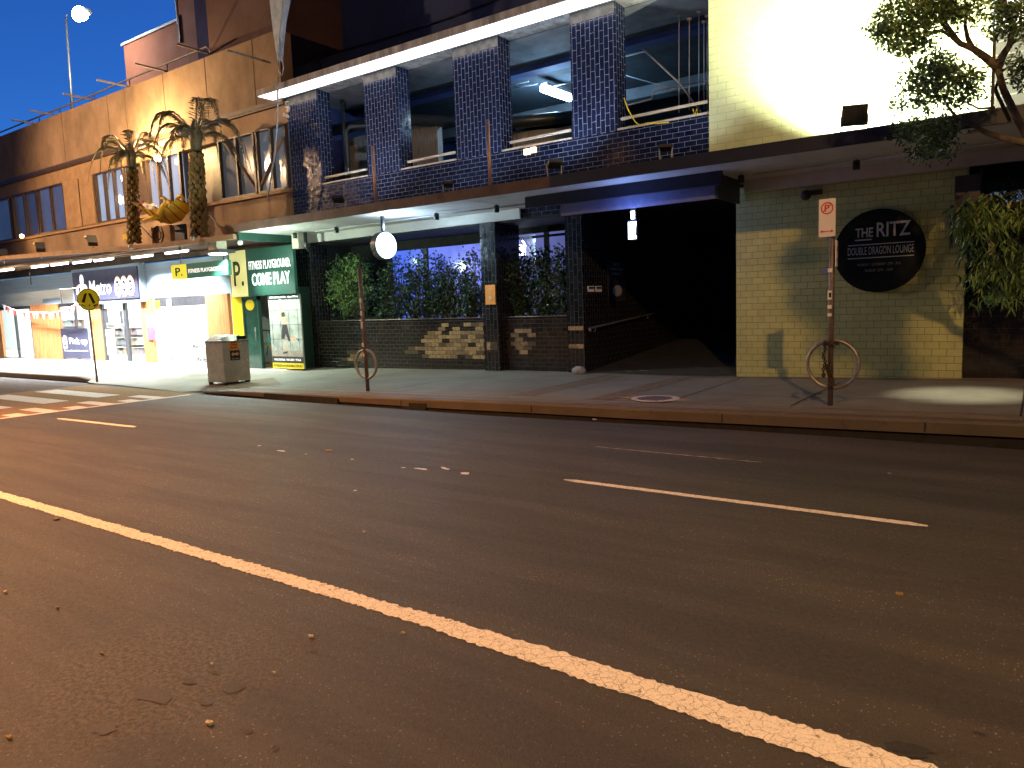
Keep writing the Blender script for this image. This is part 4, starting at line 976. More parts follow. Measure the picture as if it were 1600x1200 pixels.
# window frames and doors
mb = MB()
for px in (0, 24, 49, 93, 118, 142): x = mx(px, 500); mb.box(x-.05, x+.05, MY-.02, MY+.06, .12, HZ)
for a_, b_ in ((mx(0), mx(49)), (mx(93), mx(142))): mb.box(a_, b_, MY-.02, MY+.05, .12, .22); mb.box(a_, b_, MY-.02, MY+.05, HZ-.12, HZ-.001)
parts('window_frame', mb, A['char'], sm)
mb = MB(); mb.box(-60, mx(-16), MY-.0, MY+.04, .12, HZ); part('far_window', mb, emit('white_glazing', (.85,1,.95), 1.3), sm)
xa, xb = mx(160.5,500), mx(224,500); mid = mx(196,500)
d = part('sliding_door', (lambda m: m.box(xa, xa+.1, MY-.03, MY+.05, .12, HZ).box(mid-.06, mid+.14, MY-.03, MY+.05, .12, HZ).box(xa, mid, MY-.03, MY+.05, .12, .2).box(xa, xb, MY-.03, MY+.05, HZ-.1, HZ-.001))(MB()), A['char'], sm)
part('door_handle', MB().box(mid-.10, mid-.07, MY-.07, MY-.03, 1.0, 1.4), A['steel'], d)
part('door_poster', MB().box(xa+.15, xa+.75, MY-.01, MY-.0, .4, 1.3).box(xa+.85, xa+1.2, MY-.01, MY, 1.4, 1.9), A['signw'], d)
part('door_poster', MB().box(xa+.12, xa+.4, MY-.01, MY, 1.55, 2.05).box(xa+1.25, xa+1.42, MY-.01, MY, 1.5, 1.95), A['char'], d, 'dark small poster on the door glass')
part('window_sill', MB().box(mx(0), mx(49), MY-.1, MY-.03, .12, .2), A['steel'], sm)
# pick up panel
pu = thing('pickup_panel', 'slate panel with white pick up lettering in the lower window', 'sign', (mx(120), MY-.04, .2))
a_, b_ = mx(95.5,540), mx(141,540)
zt = onY(118, 513, MY-.04).z
part('panel', MB().box(a_, b_, MY-.045, MY-.025, .24, zt), A['slate'], pu)
text('Pick up', (b_-a_)*.60, .30, (a_+(b_-a_)*.66, MY-.05, .24+(zt-.24)*.55), A['textw'], pu, bold=.015)
text('Order online and collect in store', (b_-a_)*.8, .05, (a_+(b_-a_)*.55, MY-.05, .24+(zt-.24)*.26), A['textw'], pu)
bx = a_+(b_-a_)*.2; bz = .24+(zt-.24)*.55
part('bag_icon', MB().box(bx-.16, bx+.16, MY-.052, MY-.046, bz-.24, bz-.20).box(bx-.16, bx-.13, MY-.052, MY-.046, bz-.2, bz+.12).box(bx+.13, bx+.16, MY-.052, MY-.046, bz-.2, bz+.12).box(bx-.16, bx+.16, MY-.0525, MY-.0465, bz+.12, bz+.16).ring((bx, MY-.05, bz+.17), .07, .014, 'y', 16, 5).disc((bx, MY-.05, bz-.03), .07, .006, 16), A['textw'], pu)
# main sign
ms = thing('supermarket_sign', 'slate sign board with white fruit emblem, Metro lettering and three ringed letters', 'sign', (-26.5, MY-.24, 2.35))
sx0, sx1 = -28.6, mx(226, 440)+.02
part('board', MB().box(sx0, sx1, MY-.25, MY-.202, 2.36, 3.40), A['slate'], ms)
yy = MY-.255
def sgn(u, v): return (sx0+(sx1-sx0)*u, yy, 2.36+1.04*v)
text('Metro', (sx1-sx0)*.335, .52, sgn(.44, .42), A['textw'], ms, bold=.012)
cx, _, cz = sgn(.15, .38)
mb = MB(); mb.ring((cx-.17, yy, cz-.02), .17, .055, 'y', 24, 6); mb.ring((cx+.17, yy, cz-.02), .17, .055, 'y', 24, 6); mb.disc((cx, yy-.005, cz-.10), .15, .02, 24, rz=.22); mb.disc((cx+.02, yy, cz+.36), .14, .02, 24, rz=.19)
part('fruit_emblem', mb, A['textw'], ms)
for i, ch in enumerate('BWS'):
    cx, _, cz = sgn(.715+.095*i, .40)
    part('orange_ring', MB().disc((cx, yy+.001-.004*i, cz), .235, .01, 32, rz=.36), A['orange'], ms); part('white_disc', MB().disc((cx, yy-.006-.004*i, cz), .21, .01, 32, rz=.33), A['textw'], ms)
    part('black_disc', MB().disc((cx, yy-.014-.004*i, cz), .12, .01, 24, rz=.19), A['black'], ms); text(ch, .11, .2, (cx, yy-.028-.003*i, cz), A['textw'], ms, 'letter')
# pink poster
pk = thing('pink_poster', 'pink and white poster on the cedar panel right of the doors', 'poster', (mx(235), MY-.08, 1.0))
a_, b_ = onY(228, 492, MY-.07), onY(243, 531, MY-.07)
zc = (a_.z+b_.z)/2
part('white_half', MB().box(a_.x, b_.x, MY-.08, MY-.065, zc, a_.z), A['signw'], pk); part('pink_half', MB().box(a_.x, b_.x, MY-.08, MY-.065, b_.z, zc), mat('pink', (.75,.08,.25), .5), pk)
mb = MB()
for i in range(9): mb.disc((a_.x+rnd.uniform(.08, b_.x-a_.x-.08), MY-.084, rnd.uniform(zc+.1, a_.z-.1)), rnd.uniform(.03,.06), .006, 10)
part('pink_print', mb, mat('pink2', (.7,.25,.5), .5), pk)
text('FREE', (b_.x-a_.x)*.6, .09, ((a_.x+b_.x)/2, MY-.084, b_.z+(zc-b_.z)*.6), A['textw'], pk) if False else None
# roller shutter with window text
rsn = thing('roller_shutter', 'white slatted roller shutter with window lettering left of the steel bin', 'shutter', (mx(285), MY, .15))
a_, b_ = mx(246,500), mx(327,500)
mb = MB(); z = 1.10
while z < 1.95: mb.tube([(a_, MY, z), (b_, MY, z)], .034, 6, False); z += .062
mb.box(a_, b_, MY-.03, MY+.04, 1.93, 2.0); part('slats', mb, A['white'], rsn)
part('lower_panel', MB().box(a_, b_, MY-.02, MY+.04, .12, 1.09), A['signw'], rsn)
part('shutter_box', MB().box(a_, b_, MY-.03, MY+.1, 2.02, HZ-.002), A['char'], rsn)
for s_, px, py, w, h, m_ in [('FRUIT', 275, 547, .62, .16, 'greenl'), ('& VEG', 275, 558, .6, .16, 'greenl'), ('BREAKFAST', 312, 541, .75, .10, 'char'), ('LUNCH', 313, 550, .75, .17, 'greenl'), ('DINNER', 315, 561, .75, .15, 'char')]:
    c = onY(px, py, MY-.025); text(s_, w, h, c, A[m_], rsn)
part('yellow_card', MB().box(a_+.0, a_+.28, MY-.06, MY-.035, 1.98, 2.22), A['yellow'], rsn); part('white_card', MB().box(a_+.75, a_+1.0, MY-.06, MY-.035, 1.98, 2.25), A['signw'], rsn)
# bunting
bu = thing('bunting', 'string of small red and white pennants sagging across the cedar wall', 'bunting', (mx(80), MY-.2, 1.9))
bp_ = [onY(*p, 12.6) for p in ((4,476),(30,487),(55,488),(80,489),(100,485),(128,471))]
part('string', MB().tube(bp_, .02, 5), A['signw'], bu)
mb = MB()
for (p, q) in zip(bp_, bp_[1:]):
    for k in range(5):
        u = p.lerp(q, (k+.1)/5); v = p.lerp(q, (k+.9)/5); m_ = (u+v)/2-Vector((0,0,.26)); mb.m = k % 2
        mb.add([u, v, m_, u+Vector((0,.008,0)), v+Vector((0,.008,0)), m_+Vector((0,.008,0))], [(0,2,1),(3,4,5)])
mb.m = 0; part('pennants', mb, [A['signw'], A['signred']], bu)
# hanging gate frame (thin bracket above the crossing sign)
solo('hanging_bracket', MB().tube([onY(*p, 12.0) for p in ((97,474),(94,452),(128,450))], .018, 6), A['polem'], 'thin bent steel bracket hanging left of the yellow crossing sign', 'bracket')
solo('awning_rod', MB().tube([onY(46,424,12.0), onY(49,445,12.0)], .02, 6), A['char'], 'short dark rod hanging under the brown awning at far left', 'rod')

# ================================================================== GYM FRONT
gf = thing('gym_entrance', 'green framed gym shopfront with glass door and dark stairwell', 'shopfront', (-18, MY, .15))
gx0, gx1 = -19.35, -16.9
part('yellow_jamb', MB().box(gx0, gx0+.5, MY-.01, MY+.1, .1, 2.19), A['yellow'], gf)
part('door_frame', MB().box(gx0+.5, gx0+.56, MY-.02, MY+.08, .1, 2.19).box(gx0+1.2, gx0+1.26, MY-.02, MY+.08, .1, 2.19).box(gx0+.5, gx0+1.26, MY-.02, MY+.08, 2.1, 2.189), A['green'], gf)
part('door_glass', MB().box(gx0+.56, gx0+1.2, MY+.01, MY+.04, .1, 2.1), mat('green_glass', (.03,.08,.06), .08, bmp=0), gf)
part('door_pull', MB().tube([(gx0+1.1, MY-.06, .9), (gx0+1.1, MY-.06, 1.3)], .015, 6), A['steel'], gf)
part('round_decal', MB().disc((gx0+.85, MY-.0, 1.95), .2, .01, 24, rz=.16), A['yellow'], gf)
part('stairwell', MB().box(gx0+1.26, gx1+.2, MY+2.2, MY+2.3, 0, 2.4).box(gx1+.2, gx1+.3, MY+.1, MY+2.2, 0, 2.4).box(gx0+.5, gx1+.2, MY+.1, MY+2.2, 2.3, 2.4), A['green'], gf)
gs = thing('gym_sign', 'dark green gym sign with yellow letter panel and white words above the entrance', 'sign', (-17.8, MY-.1, 2.2))
s0, s1 = onY(364, 465, MY-.08), onY(463, 459, MY-.08); t0, t1 = onY(363, 393, MY-.08), onY(457, 385, MY-.08)
zz0, zz1 = 2.20, 3.52; sx0, sx1 = s0.x, s1.x; spx = sx0+(sx1-sx0)*.27
part('yellow_panel', MB().box(sx0, spx, MY-.10, MY-.01, zz0, zz1), emit('yellow_lit', (.95,.85,.35), .35), gs); part('green_panel', MB().box(spx+.001, sx1, MY-.10, MY-.01, zz0, zz1), emit('green_lit', (.012,.05,.035), .6), gs)
text('P.', (spx-sx0)*.6, .72, ((sx0+spx)/2, MY-.106, (zz0+zz1)/2), A['black'], gs, bold=.012); text('FITNESS PLAYGROUND.', (sx1-spx)*.88, .24, ((spx+sx1)/2, MY-.106, zz0+.86), A['textw'], gs, bold=.01)
text('COME PLAY', (sx1-spx)*.80, .34, ((spx+sx1)/2+.02, MY-.106, zz0+.46), A['textw'], gs, bold=.012)
hs = thing('hanging_gym_sign', 'long green hanging sign with yellow letter square under the awning', 'sign', (-19, 12.2, 2.8))
hy = 12.2; h0, h1 = onY(270, 415, hy), onY(357, 417, hy); hb = onY(270, 437, hy); z0, z1 = hb.z, h0.z; sq = h0.x+(h1.x-h0.x)*.29
part('yellow_square', MB().box(h0.x, sq, hy-.06, hy+.06, z0, z1), emit('yellow_lit2', (.8,.8,.05), .5), hs); part('green_box', MB().box(sq+.001, h1.x+.05, hy-.06, hy+.06, z0, z1), emit('green_lit2', (.02,.10,.07), .5), hs)
text('P.', (sq-h0.x)*.45, (z1-z0)*.6, ((sq+h0.x)/2, hy-.066, (z0+z1)/2), A['black'], hs, bold=.012); text('FITNESS PLAYGROUND.', (h1.x-sq)*.9, (z1-z0)*.28, ((sq+h1.x)/2, hy-.066, z0+(z1-z0)*.48), A['textw'], hs, bold=.01)
part('hanger', MB().tube([(h0.x+.45, hy, z1), (h0.x+.45, hy, 3.75)], .015, 6).tube([(h1.x-.2, hy, z1), (h1.x-.2, hy, 3.75)], .015, 6), A['char'], hs)
# runner poster
po = thing('runner_poster', 'tall poster of a running woman against grey panels beside the stairwell', 'poster', (-17.1, MY-.06, .15))
px0, px1 = onY(419, 470, MY-.05).x, onY(470, 470, MY-.05).x-.05; pz0, pz1 = .13, 2.19; PYY = MY-.05
part('backing', MB().box(px0, px1, PYY, PYY+.05, pz0, pz1), mat('poster_grey', (.34,.38,.35), .5, scale=3, var=.5), po)
part('header_strip', MB().box(px0, px1, PYY-.003, PYY-.001, pz1-.14, pz1), A['blackm'], po); part('footer_strip', MB().box(px0, px1, PYY-.003, PYY-.001, pz0+.16, pz0+.34), A['char'], po); part('yellow_strip', MB().box(px0, px1, PYY-.003, PYY-.001, pz0, pz0+.159), A['yellow'], po)
mb = MB(); W_ = px1-px0
for u in (.08, .35, .62, .9): mb.box(px0+W_*u, px0+W_*u+.012, PYY-.003, PYY-.001, pz0+.52, pz1-.14)
for z in (.95, 1.35, 1.75): mb.box(px0, px1, PYY-.004, PYY-.0035, z, z+.012)
part('panel_lines', mb, A['char'], po)
part('floor_print', MB().box(px0, px1, PYY-.003, PYY-.001, pz0+.341, pz0+.51), mat('poster_floor', (.3,.26,.22), .6), po)
def up_(u, v): return (px0+W_*u, pz0+(pz1-pz0)*v)
def fig(polys, name, m, dy=.006):
    mb = MB()
    for pl_ in polys: mb.prism([up_(*p) for p in pl_], PYY-dy, PYY-dy+.002)
    part(name, mb, m, po)
fig([[(.36,.86),(.42,.87),(.46,.80),(.50,.68),(.55,.60),(.42,.58),(.42,.68),(.36,.76)], [(.36,.78),(.40,.78),(.38,.66),(.28,.66),(.28,.68),(.35,.70)], [(.50,.76),(.56,.66),(.53,.62),(.49,.70)], [(.40,.40),(.45,.40),(.50,.24),(.45,.23)], [(.60,.42),(.80,.44),(.83,.40),(.64,.37)], [(.34,.90),(.40,.91),(.41,.85),(.36,.84)]], 'printed_body', A['skin'])
fig([[(.40,.76),(.50,.77),(.52,.71),(.41,.70)], [(.42,.60),(.56,.60),(.60,.46),(.64,.38),(.58,.37),(.50,.48),(.44,.40),(.36,.41),(.38,.52)], [(.38,.22),(.52,.24),(.52,.21),(.36,.20)], [(.82,.42),(.90,.40),(.92,.35),(.86,.40)]], 'printed_clothes', A['char'], .008)
fig([[(.32,.90),(.37,.95),(.44,.93),(.54,.88),(.46,.87),(.42,.84),(.41,.90),(.37,.90)]], 'printed_hair', A['hair'], .009)
text('GYM NOW OPEN - Open 24hrs', W_*.9, .06, (px0+W_/2, PYY-.005, pz1-.07), A['textw'], po); text('FUNCTIONAL / HI-CARD / YOGA', W_*.85, .06, (px0+W_/2, PYY-.005, pz0+.25), A['textw'], po); text('FITNESSPLAYGROUND.COM.AU', W_*.9, .07, (px0+W_/2, PYY-.005, pz0+.08), A['char'], po)
lamp('SPOT', (-17.2, 12.2, 3.3), 90, (.85,1,.85), gs, (-17.3, 12.6, 0), .08, 130)
lamp('POINT', (-16.8, 12.3, 3.2), 26, (.70,1,.80), gs, size=.1)
# share bike in the stairwell
lamp('POINT', (-15.6, 11.3, 3.0), 230, (.75,1,.80), gs, size=.1)
bk = thing('share_bike', 'teal share bicycle with orange wheels parked inside the gym entrance', 'bicycle', (-17.9, MY+.5, .15))
wc = onY(413, 560, MY+.35); R_w = .31; byy = MY+.45; wz = .15+R_w
wc = Vector((onY(417, 555, byy).x, byy, wz)); wr = wc+Vector((1.0, .12, 0))
for c in (wc, wr):
    w = part('wheel', MB().ring(c, R_w, .022, 'y', 32, 6), A['orange'], bk); mb = MB()
    for k in range(10): t = math.pi*k/5; mb.tube([c, c+Vector((R_w*math.cos(t), 0, R_w*math.sin(t)))], .003, 4)
    part('spokes', mb, A['steel'], w)
hd_ = wc+Vector((.18, .0, .62)); part('frame', MB().tube([wc, hd_], .022).tube([hd_-Vector((0,0,.12)), wc+Vector((.55,.05,.0)), wr], .028).tube([wc+Vector((.55,.05,0)), wc+Vector((.66,.05,.6))], .022).tube([wc+Vector((.6,.05,.35)), wr], .018), A['teal'], bk)
part('handlebar', MB().tube([hd_+Vector((-.02,-.25,.12)), hd_+Vector((.02,0,.1)), hd_+Vector((-.02,.25,.12))], .016).tube([hd_, hd_+Vector((.02,0,.1))], .018), A['rubber'], bk)
part('saddle', MB().blob(wc+Vector((.68,.05,.63)), (.14,.07,.03), 10, 6), A['rubber'], bk)
part('mudguard', MB().tube([wc+Vector((.36*math.cos(t), 0, .36*math.sin(t))) for t in (R(40),R(65),R(90),R(115),R(140),R(165))], .02, 6), A['teal'], bk)

# ================================================================== STREET FURNITURE
# steel litter bin
bi = thing('litter_bin', 'scuffed square steel litter bin with curved lid and orange stickers at the kerb', 'bin', (0,0,0))
c1 = onZ(352, 598, .10); c0 = c1+Vector((-.7,0,0)); c2 = c1+Vector((0,.7,0))
zb = zf(c1.x, c1.y)
# oriented box from three ground corners
u1 = (c2-c1); u1.z = 0; L1 = .80; u1 = u1.normalized(); u2 = Vector((-u1.y, u1.x, 0)); L2 = .62
if (c0-c1).dot(u2) < 0: u2 = -u2
bi.location = (c1.x, c1.y, zb); WL[bi.name] = Vector((c1.x, c1.y, zb))
RB = Matrix((( u1.x, u2.x, 0), (u1.y, u2.y, 0), (0, 0, 1)))
L1 = .70; L2 = .70
def bw(a, b, z): return Vector((c1.x, c1.y, zb)) + u1*a + u2*b + Vector((0,0,z))
HB = .95
part('body', MB().obox(bw(L1/2, L2/2, .07+HB/2), (L1, L2, HB), RB), mat('scuffed_steel', (.48,.47,.40), .5, metal=.4, scale=5, var=.2, bmp=.3), bi)
mb = MB()
for a, b in ((.04,.04),(L1-.06,.04),(.04,L2-.06),(L1-.06,L2-.06)): mb.obox(bw(a, b, .035), (.08,.08,.08), RB)
parts('foot', mb, A['char'], bi)
mb = MB(); n = 10
prof = [(b_/n*L2, .07+HB+.02+.13*math.sin(math.pi*b_/n)) for b_ in range(n+1)]
prof = [(a_/n*L1, .07+HB+.03+.14*math.sin(math.pi*min(1, a_/n*1.0))) for a_ in range(n+1)]
top = [bw(a, -.02, z) for a, z in prof]; bot = [bw(a, L2+.02, z) for a, z in prof]
mb.add(top+bot, [(i, i+1, n+2+i, n+1+i) for i in range(n)]+[tuple(range(n+1))[::-1], tuple(range(n+1, 2*n+2))], True)
mb.obox(bw(L1/2, L2/2, .07+HB+.02), (L1+.03, L2+.03, .05), RB)
part('lid', mb, A['steel'], bi)
mb = MB(); mb.obox(bw(L1*.72, -.024, .07+HB+.09), (L1*.36, .02, .09), RB); part('chute_opening', mb, A['black'], bi)
mb = MB(); mb.obox(bw(L1*.43, -.006, .95), (.26, .008, .24), RB); part('orange_sticker', mb, A['orange'], bi)
mb = MB(); mb.obox(bw(L1*.45, -.006, .70), (.26, .008, .235), RB); part('black_sticker', mb, A['black'], bi)
rbz = Matrix(((u1.x, u2.x, 0), (u1.y, u2.y, 0), (0, 0, 1)))
for s_, w, h, z in (('Before', .16, .045, 1.01), ('crossing', .17, .045, .95), ('the road...', .19, .045, .89)): text(s_, w, h, bw(L1*.43, -.013, z), A['black'], bi, rot=rbz, bold=.01)
mb = MB()
k = bw(L1*.45, -.013, .73)
for sgn_ in (-1, 1): mb.add([k+u1*sgn_*.11, k+u1*sgn_*.05+Vector((0,0,.06)), k+u1*sgn_*.05-Vector((0,0,.06))], [(0,1,2)])
part('arrow_print', mb, A['orange'], bi); text('LOOK', .12, .05, k-u2*.004, A['signw'], bi, rot=rbz, bold=.01); text('Stay alert', .2, .03, bw(L1*.45, -.013, .62), A['signw'], bi, rot=rbz)
# graffiti scratches
mb = MB()
for i in range(22):
    p = bw(-.004, rnd.uniform(.08, L2-.1), rnd.uniform(.2, 1.0)); mb.tube([p, p+u2*rnd.uniform(-.05,.05)+Vector((0,0,rnd.uniform(-.06,.06))), p+u2*rnd.uniform(-.05,.05)+Vector((0,0,rnd.uniform(-.03,.06)))], .0035, 4)
for i in range(12):
    p = bw(rnd.uniform(L1*.65, L1*.95), -.004, rnd.uniform(.25, 1.05)); mb.tube([p, p+u1*rnd.uniform(-.03,.03)+Vector((0,0,rnd.uniform(-.06,.06)))], .006, 4)
part('scratches', mb, A['signw'], bi)

# crossing sign
cs = thing('crossing_sign', 'round yellow pedestrian crossing sign with walking legs on a leaning steel pole', 'traffic sign', (0,0,0))
pb = onZ(152, 597, .06); cs.location = pb; WL[cs.name] = Vector(pb)
cy_ = pb.y; dc = onY(138, 468, cy_-.05); 
part('pole', MB().tube([pb, onY(139, 483, cy_), onY(137, 455, cy_)], .028, 8), A['polem'], cs)
rs_ = Matrix.Rotation(R(-35), 3, 'Z')    # turned to face the traffic
rr = .285
def fdisc(c, rad, off, th, rot, n=40):
    m = MB(); vs = []
    for h in (off, off+th):
        for i in range(n): t = 2*math.pi*i/n; vs.append(Vector(c)+rot @ Vector((rad*math.cos(t), h, rad*math.sin(t))))
    m.add(vs, [tuple(range(n)), tuple(range(2*n-1, n-1, -1))]+[(i, n+i, n+(i+1) % n, (i+1) % n) for i in range(n)]); return m
rs_ = Matrix.Rotation(R(40), 3, 'Z')
part('disc', fdisc(dc, rr, 0, .012, rs_), mat('retro_yellow', (.95,.86,.02), .35, var=.05, bmp=0), cs)
mb = MB()
def spoly(pts, off=-.004):
    n = len(pts); vs = [dc+rs_ @ Vector((x*rr, off, z*rr)) for x, z in pts]+[dc+rs_ @ Vector((x*rr, off+.003, z*rr)) for x, z in pts]
    mb.add(vs, [tuple(range(n)), tuple(range(2*n-1, n-1, -1))]+[(i, n+i, n+(i+1) % n, (i+1) % n) for i in range(n)])
spoly([(-.30,.52),(-.05,.60),(-.35,-.30),(-.60,-.20)]); spoly([(0,.60),(.28,.52),(.60,-.30),(.38,-.42)]); spoly([(-.62,-.38),(-.35,-.55),(-.28,-.66),(-.62,-.48)]); spoly([(.38,-.55),(.66,-.42),(.7,-.5),(.45,-.68)])
part('legs_symbol', mb, A['black'], cs)
mb = fdisc(dc, rr*.96, -.003, .002, rs_); part('border', MB().ring(dc+rs_ @ Vector((0,-.004,0)), rr*.93, .006, 'y', 40, 4, rot=rs_), A['black'], cs)
part('clamp', MB().blob(dc+rs_ @ Vector((.02,-.01,-.15)), (.035,.012,.035), 10, 6), A['steel'], cs)

# ring bollard pole at left
def ringpole(loc, h, ringz, rad, label, cat, tilt=0, rot=0, name='ring_pole'):
    t = thing(name, label, cat, loc); x, y, z = loc
    part('pole', MB().tube([(x, y, z-.02), (x+tilt, y, z+h)], .038, 12).tube([(x+tilt, y, z+h), (x+tilt, y, z+h+.02)], .03, 12), A['polem'], t)
    rt_ = Matrix.Rotation(R(rot), 3, 'Z')
    part('ring', MB().ring((x+tilt*.25, y, z+ringz), rad, .026, 'y', 48, 8, rot=rt_), A['steel'], t)
    return t
pl0 = onZ(575, 612, .115)
rp = ringpole((pl0.x, pl0.y, zf(pl0.x, pl0.y)), 2.38, .53, .28, 'leaning steel pole with a bicycle ring and no sign near the planter', 'bike rack', -.03, 0)
mb = MB()
for z in (1.85, 1.6, 1.35, 1.0, .8): mb.box(pl0.x-.045, pl0.x-.0, pl0.y-.045, pl0.y-.036, z, z+rnd.uniform(.05,.14))
part('sticker', mb, A['signw'], rp)
pr0 = onZ(1297, 635, .20)
sp_ = thing('parking_pole', 'steel pole with white no parking plate, bicycle ring and rusty chain', 'sign pole', (pr0.x, pr0.y, zf(pr0.x, pr0.y)))
x, y, z = WL[sp_.name]
hp = onY(1302, 310, y).z
part('pole', MB().tube([(x, y, z-.02), (x, y, hp)], .036, 12), A['polem'], sp_)
ringc = onY(1301, 569, y+.03)
part('ring', MB().ring(ringc, onY(1341,569,y).x-ringc.x, .026, 'y', 56, 8, rot=Matrix.Rotation(R(0), 3, 'Z')), A['steel'], sp_)
a_ = onY(1280, 312, y-.06); b_ = onY(1305.5, 369, y-.06)
rk = Matrix.Rotation(R(0), 3, 'Z')
part('plate', MB().box(a_.x, b_.x, y-.075, y-.065, b_.z, a_.z), mat('sign_white_pinkish', (.80,.76,.76), .4, var=.05), sp_)
cx = (a_.x+b_.x)/2; w_ = b_.x-a_.x; cz = a_.z-.12
part('red_ring', MB().ring((cx, y-.078, cz), w_*.34, .008, 'y', 28, 5).tube([(cx-w_*.24, y-.079, cz-w_*.24), (cx+w_*.24, y-.079, cz+w_*.24)], .006, 5), A['signred'], sp_)
text('P', w_*.30, w_*.42, (cx, y-.077, cz), A['signred'], sp_, bold=.02)
za_ = b_.z+.07; part('red_arrow', MB().box(cx-w_*.30, cx+w_*.30, y-.079, y-.076, za_-.006, za_+.006).prism([(cx-w_*.4, za_), (cx-w_*.26, za_+.02), (cx-w_*.26, za_-.02)], y-.079, y-.076).prism([(cx+w_*.4, za_), (cx+w_*.26, za_+.02), (cx+w_*.26, za_-.02)], y-.079, y-.076), A['signred'], sp_)
# second plate seen on edge facing away to the right
zs = onY(1303, 375, y).z
part('edge_plate', MB().obox((x+.06, y-.02, zs-.18), (.012, .2, .34), Matrix.Rotation(R(6), 3, 'Z')), A['signw'], sp_); 
part('plate_print', MB().obox((x+.068, y-.03, zs-.12), (.004, .1, .06), Matrix.Rotation(R(6), 3, 'Z')).obox((x+.068, y-.03, zs-.26), (.004, .1, .05), Matrix.Rotation(R(6), 3, 'Z')), A['signred'], sp_)
mb = MB()
for zz, hh in ((1.42, .12), (1.30, .05), (1.2, .04), (1.78, .05)): mb.box(x-.040, x+.012, y-.043, y-.036, z+zz, z+zz+hh)
part('sticker', mb, A['signw'], sp_); part('sticker', MB().box(x-.022, x+.006, y-.047, y-.0435, z+1.45, z+1.51), A['black'], sp_)
# chain & lock
mb = MB(); pts = []
zt_ = ringc.z+.30
for i in range(16): t = i/15*2*math.pi; pts.append(Vector((x+.08*math.cos(t), y+.07*math.sin(t), zt_-.02+.02*math.sin(2*t))))
for i, p in enumerate(pts): mb.ring(p, .018, .008, 'y' if i % 2 else 'z', 8, 5)
for i in range(14): mb.ring((x-.07+.012*math.sin(i*.9), y-.05, zt_-.04-i*.027), .018, .008, 'x' if i % 2 else 'y', 8, 5)
for i in range(12): mb.ring((x-.04+i*.006, y-.055, zt_-.32-i*.018), .02, .009, 'x' if i % 2 else 'y', 8, 5)
ch = thing('bike_chain', 'rusty chain and padlock wound round the parking pole at ring height', 'chain', (x, y, zt_-.5)); part('links', mb, A['rust'], ch)
part('padlock', MB().box(x-.01, x+.06, y-.09, y-.045, zt_-.58, zt_-.47).tube([(x, y-.07, zt_-.47), (x+.02, y-.07, zt_-.43), (x+.045, y-.07, zt_-.47)], .008, 6).blob((x-.075, y-.06, zt_-.44), (.028,.02,.035), 8, 6), A['rust'], ch)
# painted utility cover with white ring
mc = thing('footpath_emblem', 'white painted oval emblem with dark markings on an orange pavement patch', 'pavement marking', (0,0,0))
e0 = onZ(1024, 625, .17); zz = zf(e0.x, e0.y)+.011; mc.location = (e0.x, e0.y, zz); WL[mc.name] = Vector((e0.x, e0.y, zz))
part('patch', MB().disc((e0.x, e0.y, zz+.002), .58, .002, 4, rz=.34, axis='z'), A['orange'], mc) if False else part('patch', MB().disc((e0.x, e0.y, zz+.002), .60, .002, 4, rz=.30, axis='z'), mat('worn_orange', (.42,.26,.10), .8, var=.4, scale=12), mc)
part('white_disc', MB().disc((e0.x, e0.y, zz+.006), .37, .002, 36, rz=.37, axis='z'), mat('worn_white', (.55,.50,.50), .7, var=.3, scale=25), mc)
mb = MB()
for i in range(-3, 4):
    l_ = math.sqrt(max(0, .28**2-(i*.075)**2)); mb.box(e0.x-l_, e0.x+l_*.9, e0.y+i*.075-.024, e0.y+i*.075+.024, zz+.009, zz+.011)
part('dark_print', mb, mat('print_plum', (.12,.10,.13), .7, var=.3), mc)
# stone at the tunnel corner
sc_ = onZ(908, 580, .22); solo('boulder', MB().blob((sc_.x, 13.55, .24), (.17,.13,.10), 12, 8, jit=.06), A['conc'], 'small grey rounded stone at the foot of the tunnel corner', 'stone')
# leaves on the ramp
for i, (px, py, l) in enumerate([(1072, 549, 'thin fallen palm leaf on the dark driveway, farther in'), (993, 580, 'thin fallen palm leaf at the mouth of the driveway')]):
    q = onZ(px, py, .35 if i == 0 else .20); mb = MB()
    for k in range(7): a_ = rnd.uniform(0, 6.3); mb.leaf(q, (math.cos(a_), math.sin(a_)*.6, .08), .28, .02)
    solo('palm_leaf', mb, A['leafC'], l, 'leaf')
# pale mat squares at gym door
q = onZ(425, 577, .12); mb = MB(); mb.box(q.x-.3, q.x+.6, q.y-.15, q.y+.25, zf(q.x, q.y)+.004, zf(q.x, q.y)+.012); solo('door_mat', mb, A['signw'], 'thin pale mat on the footpath in front of the gym poster', 'mat')

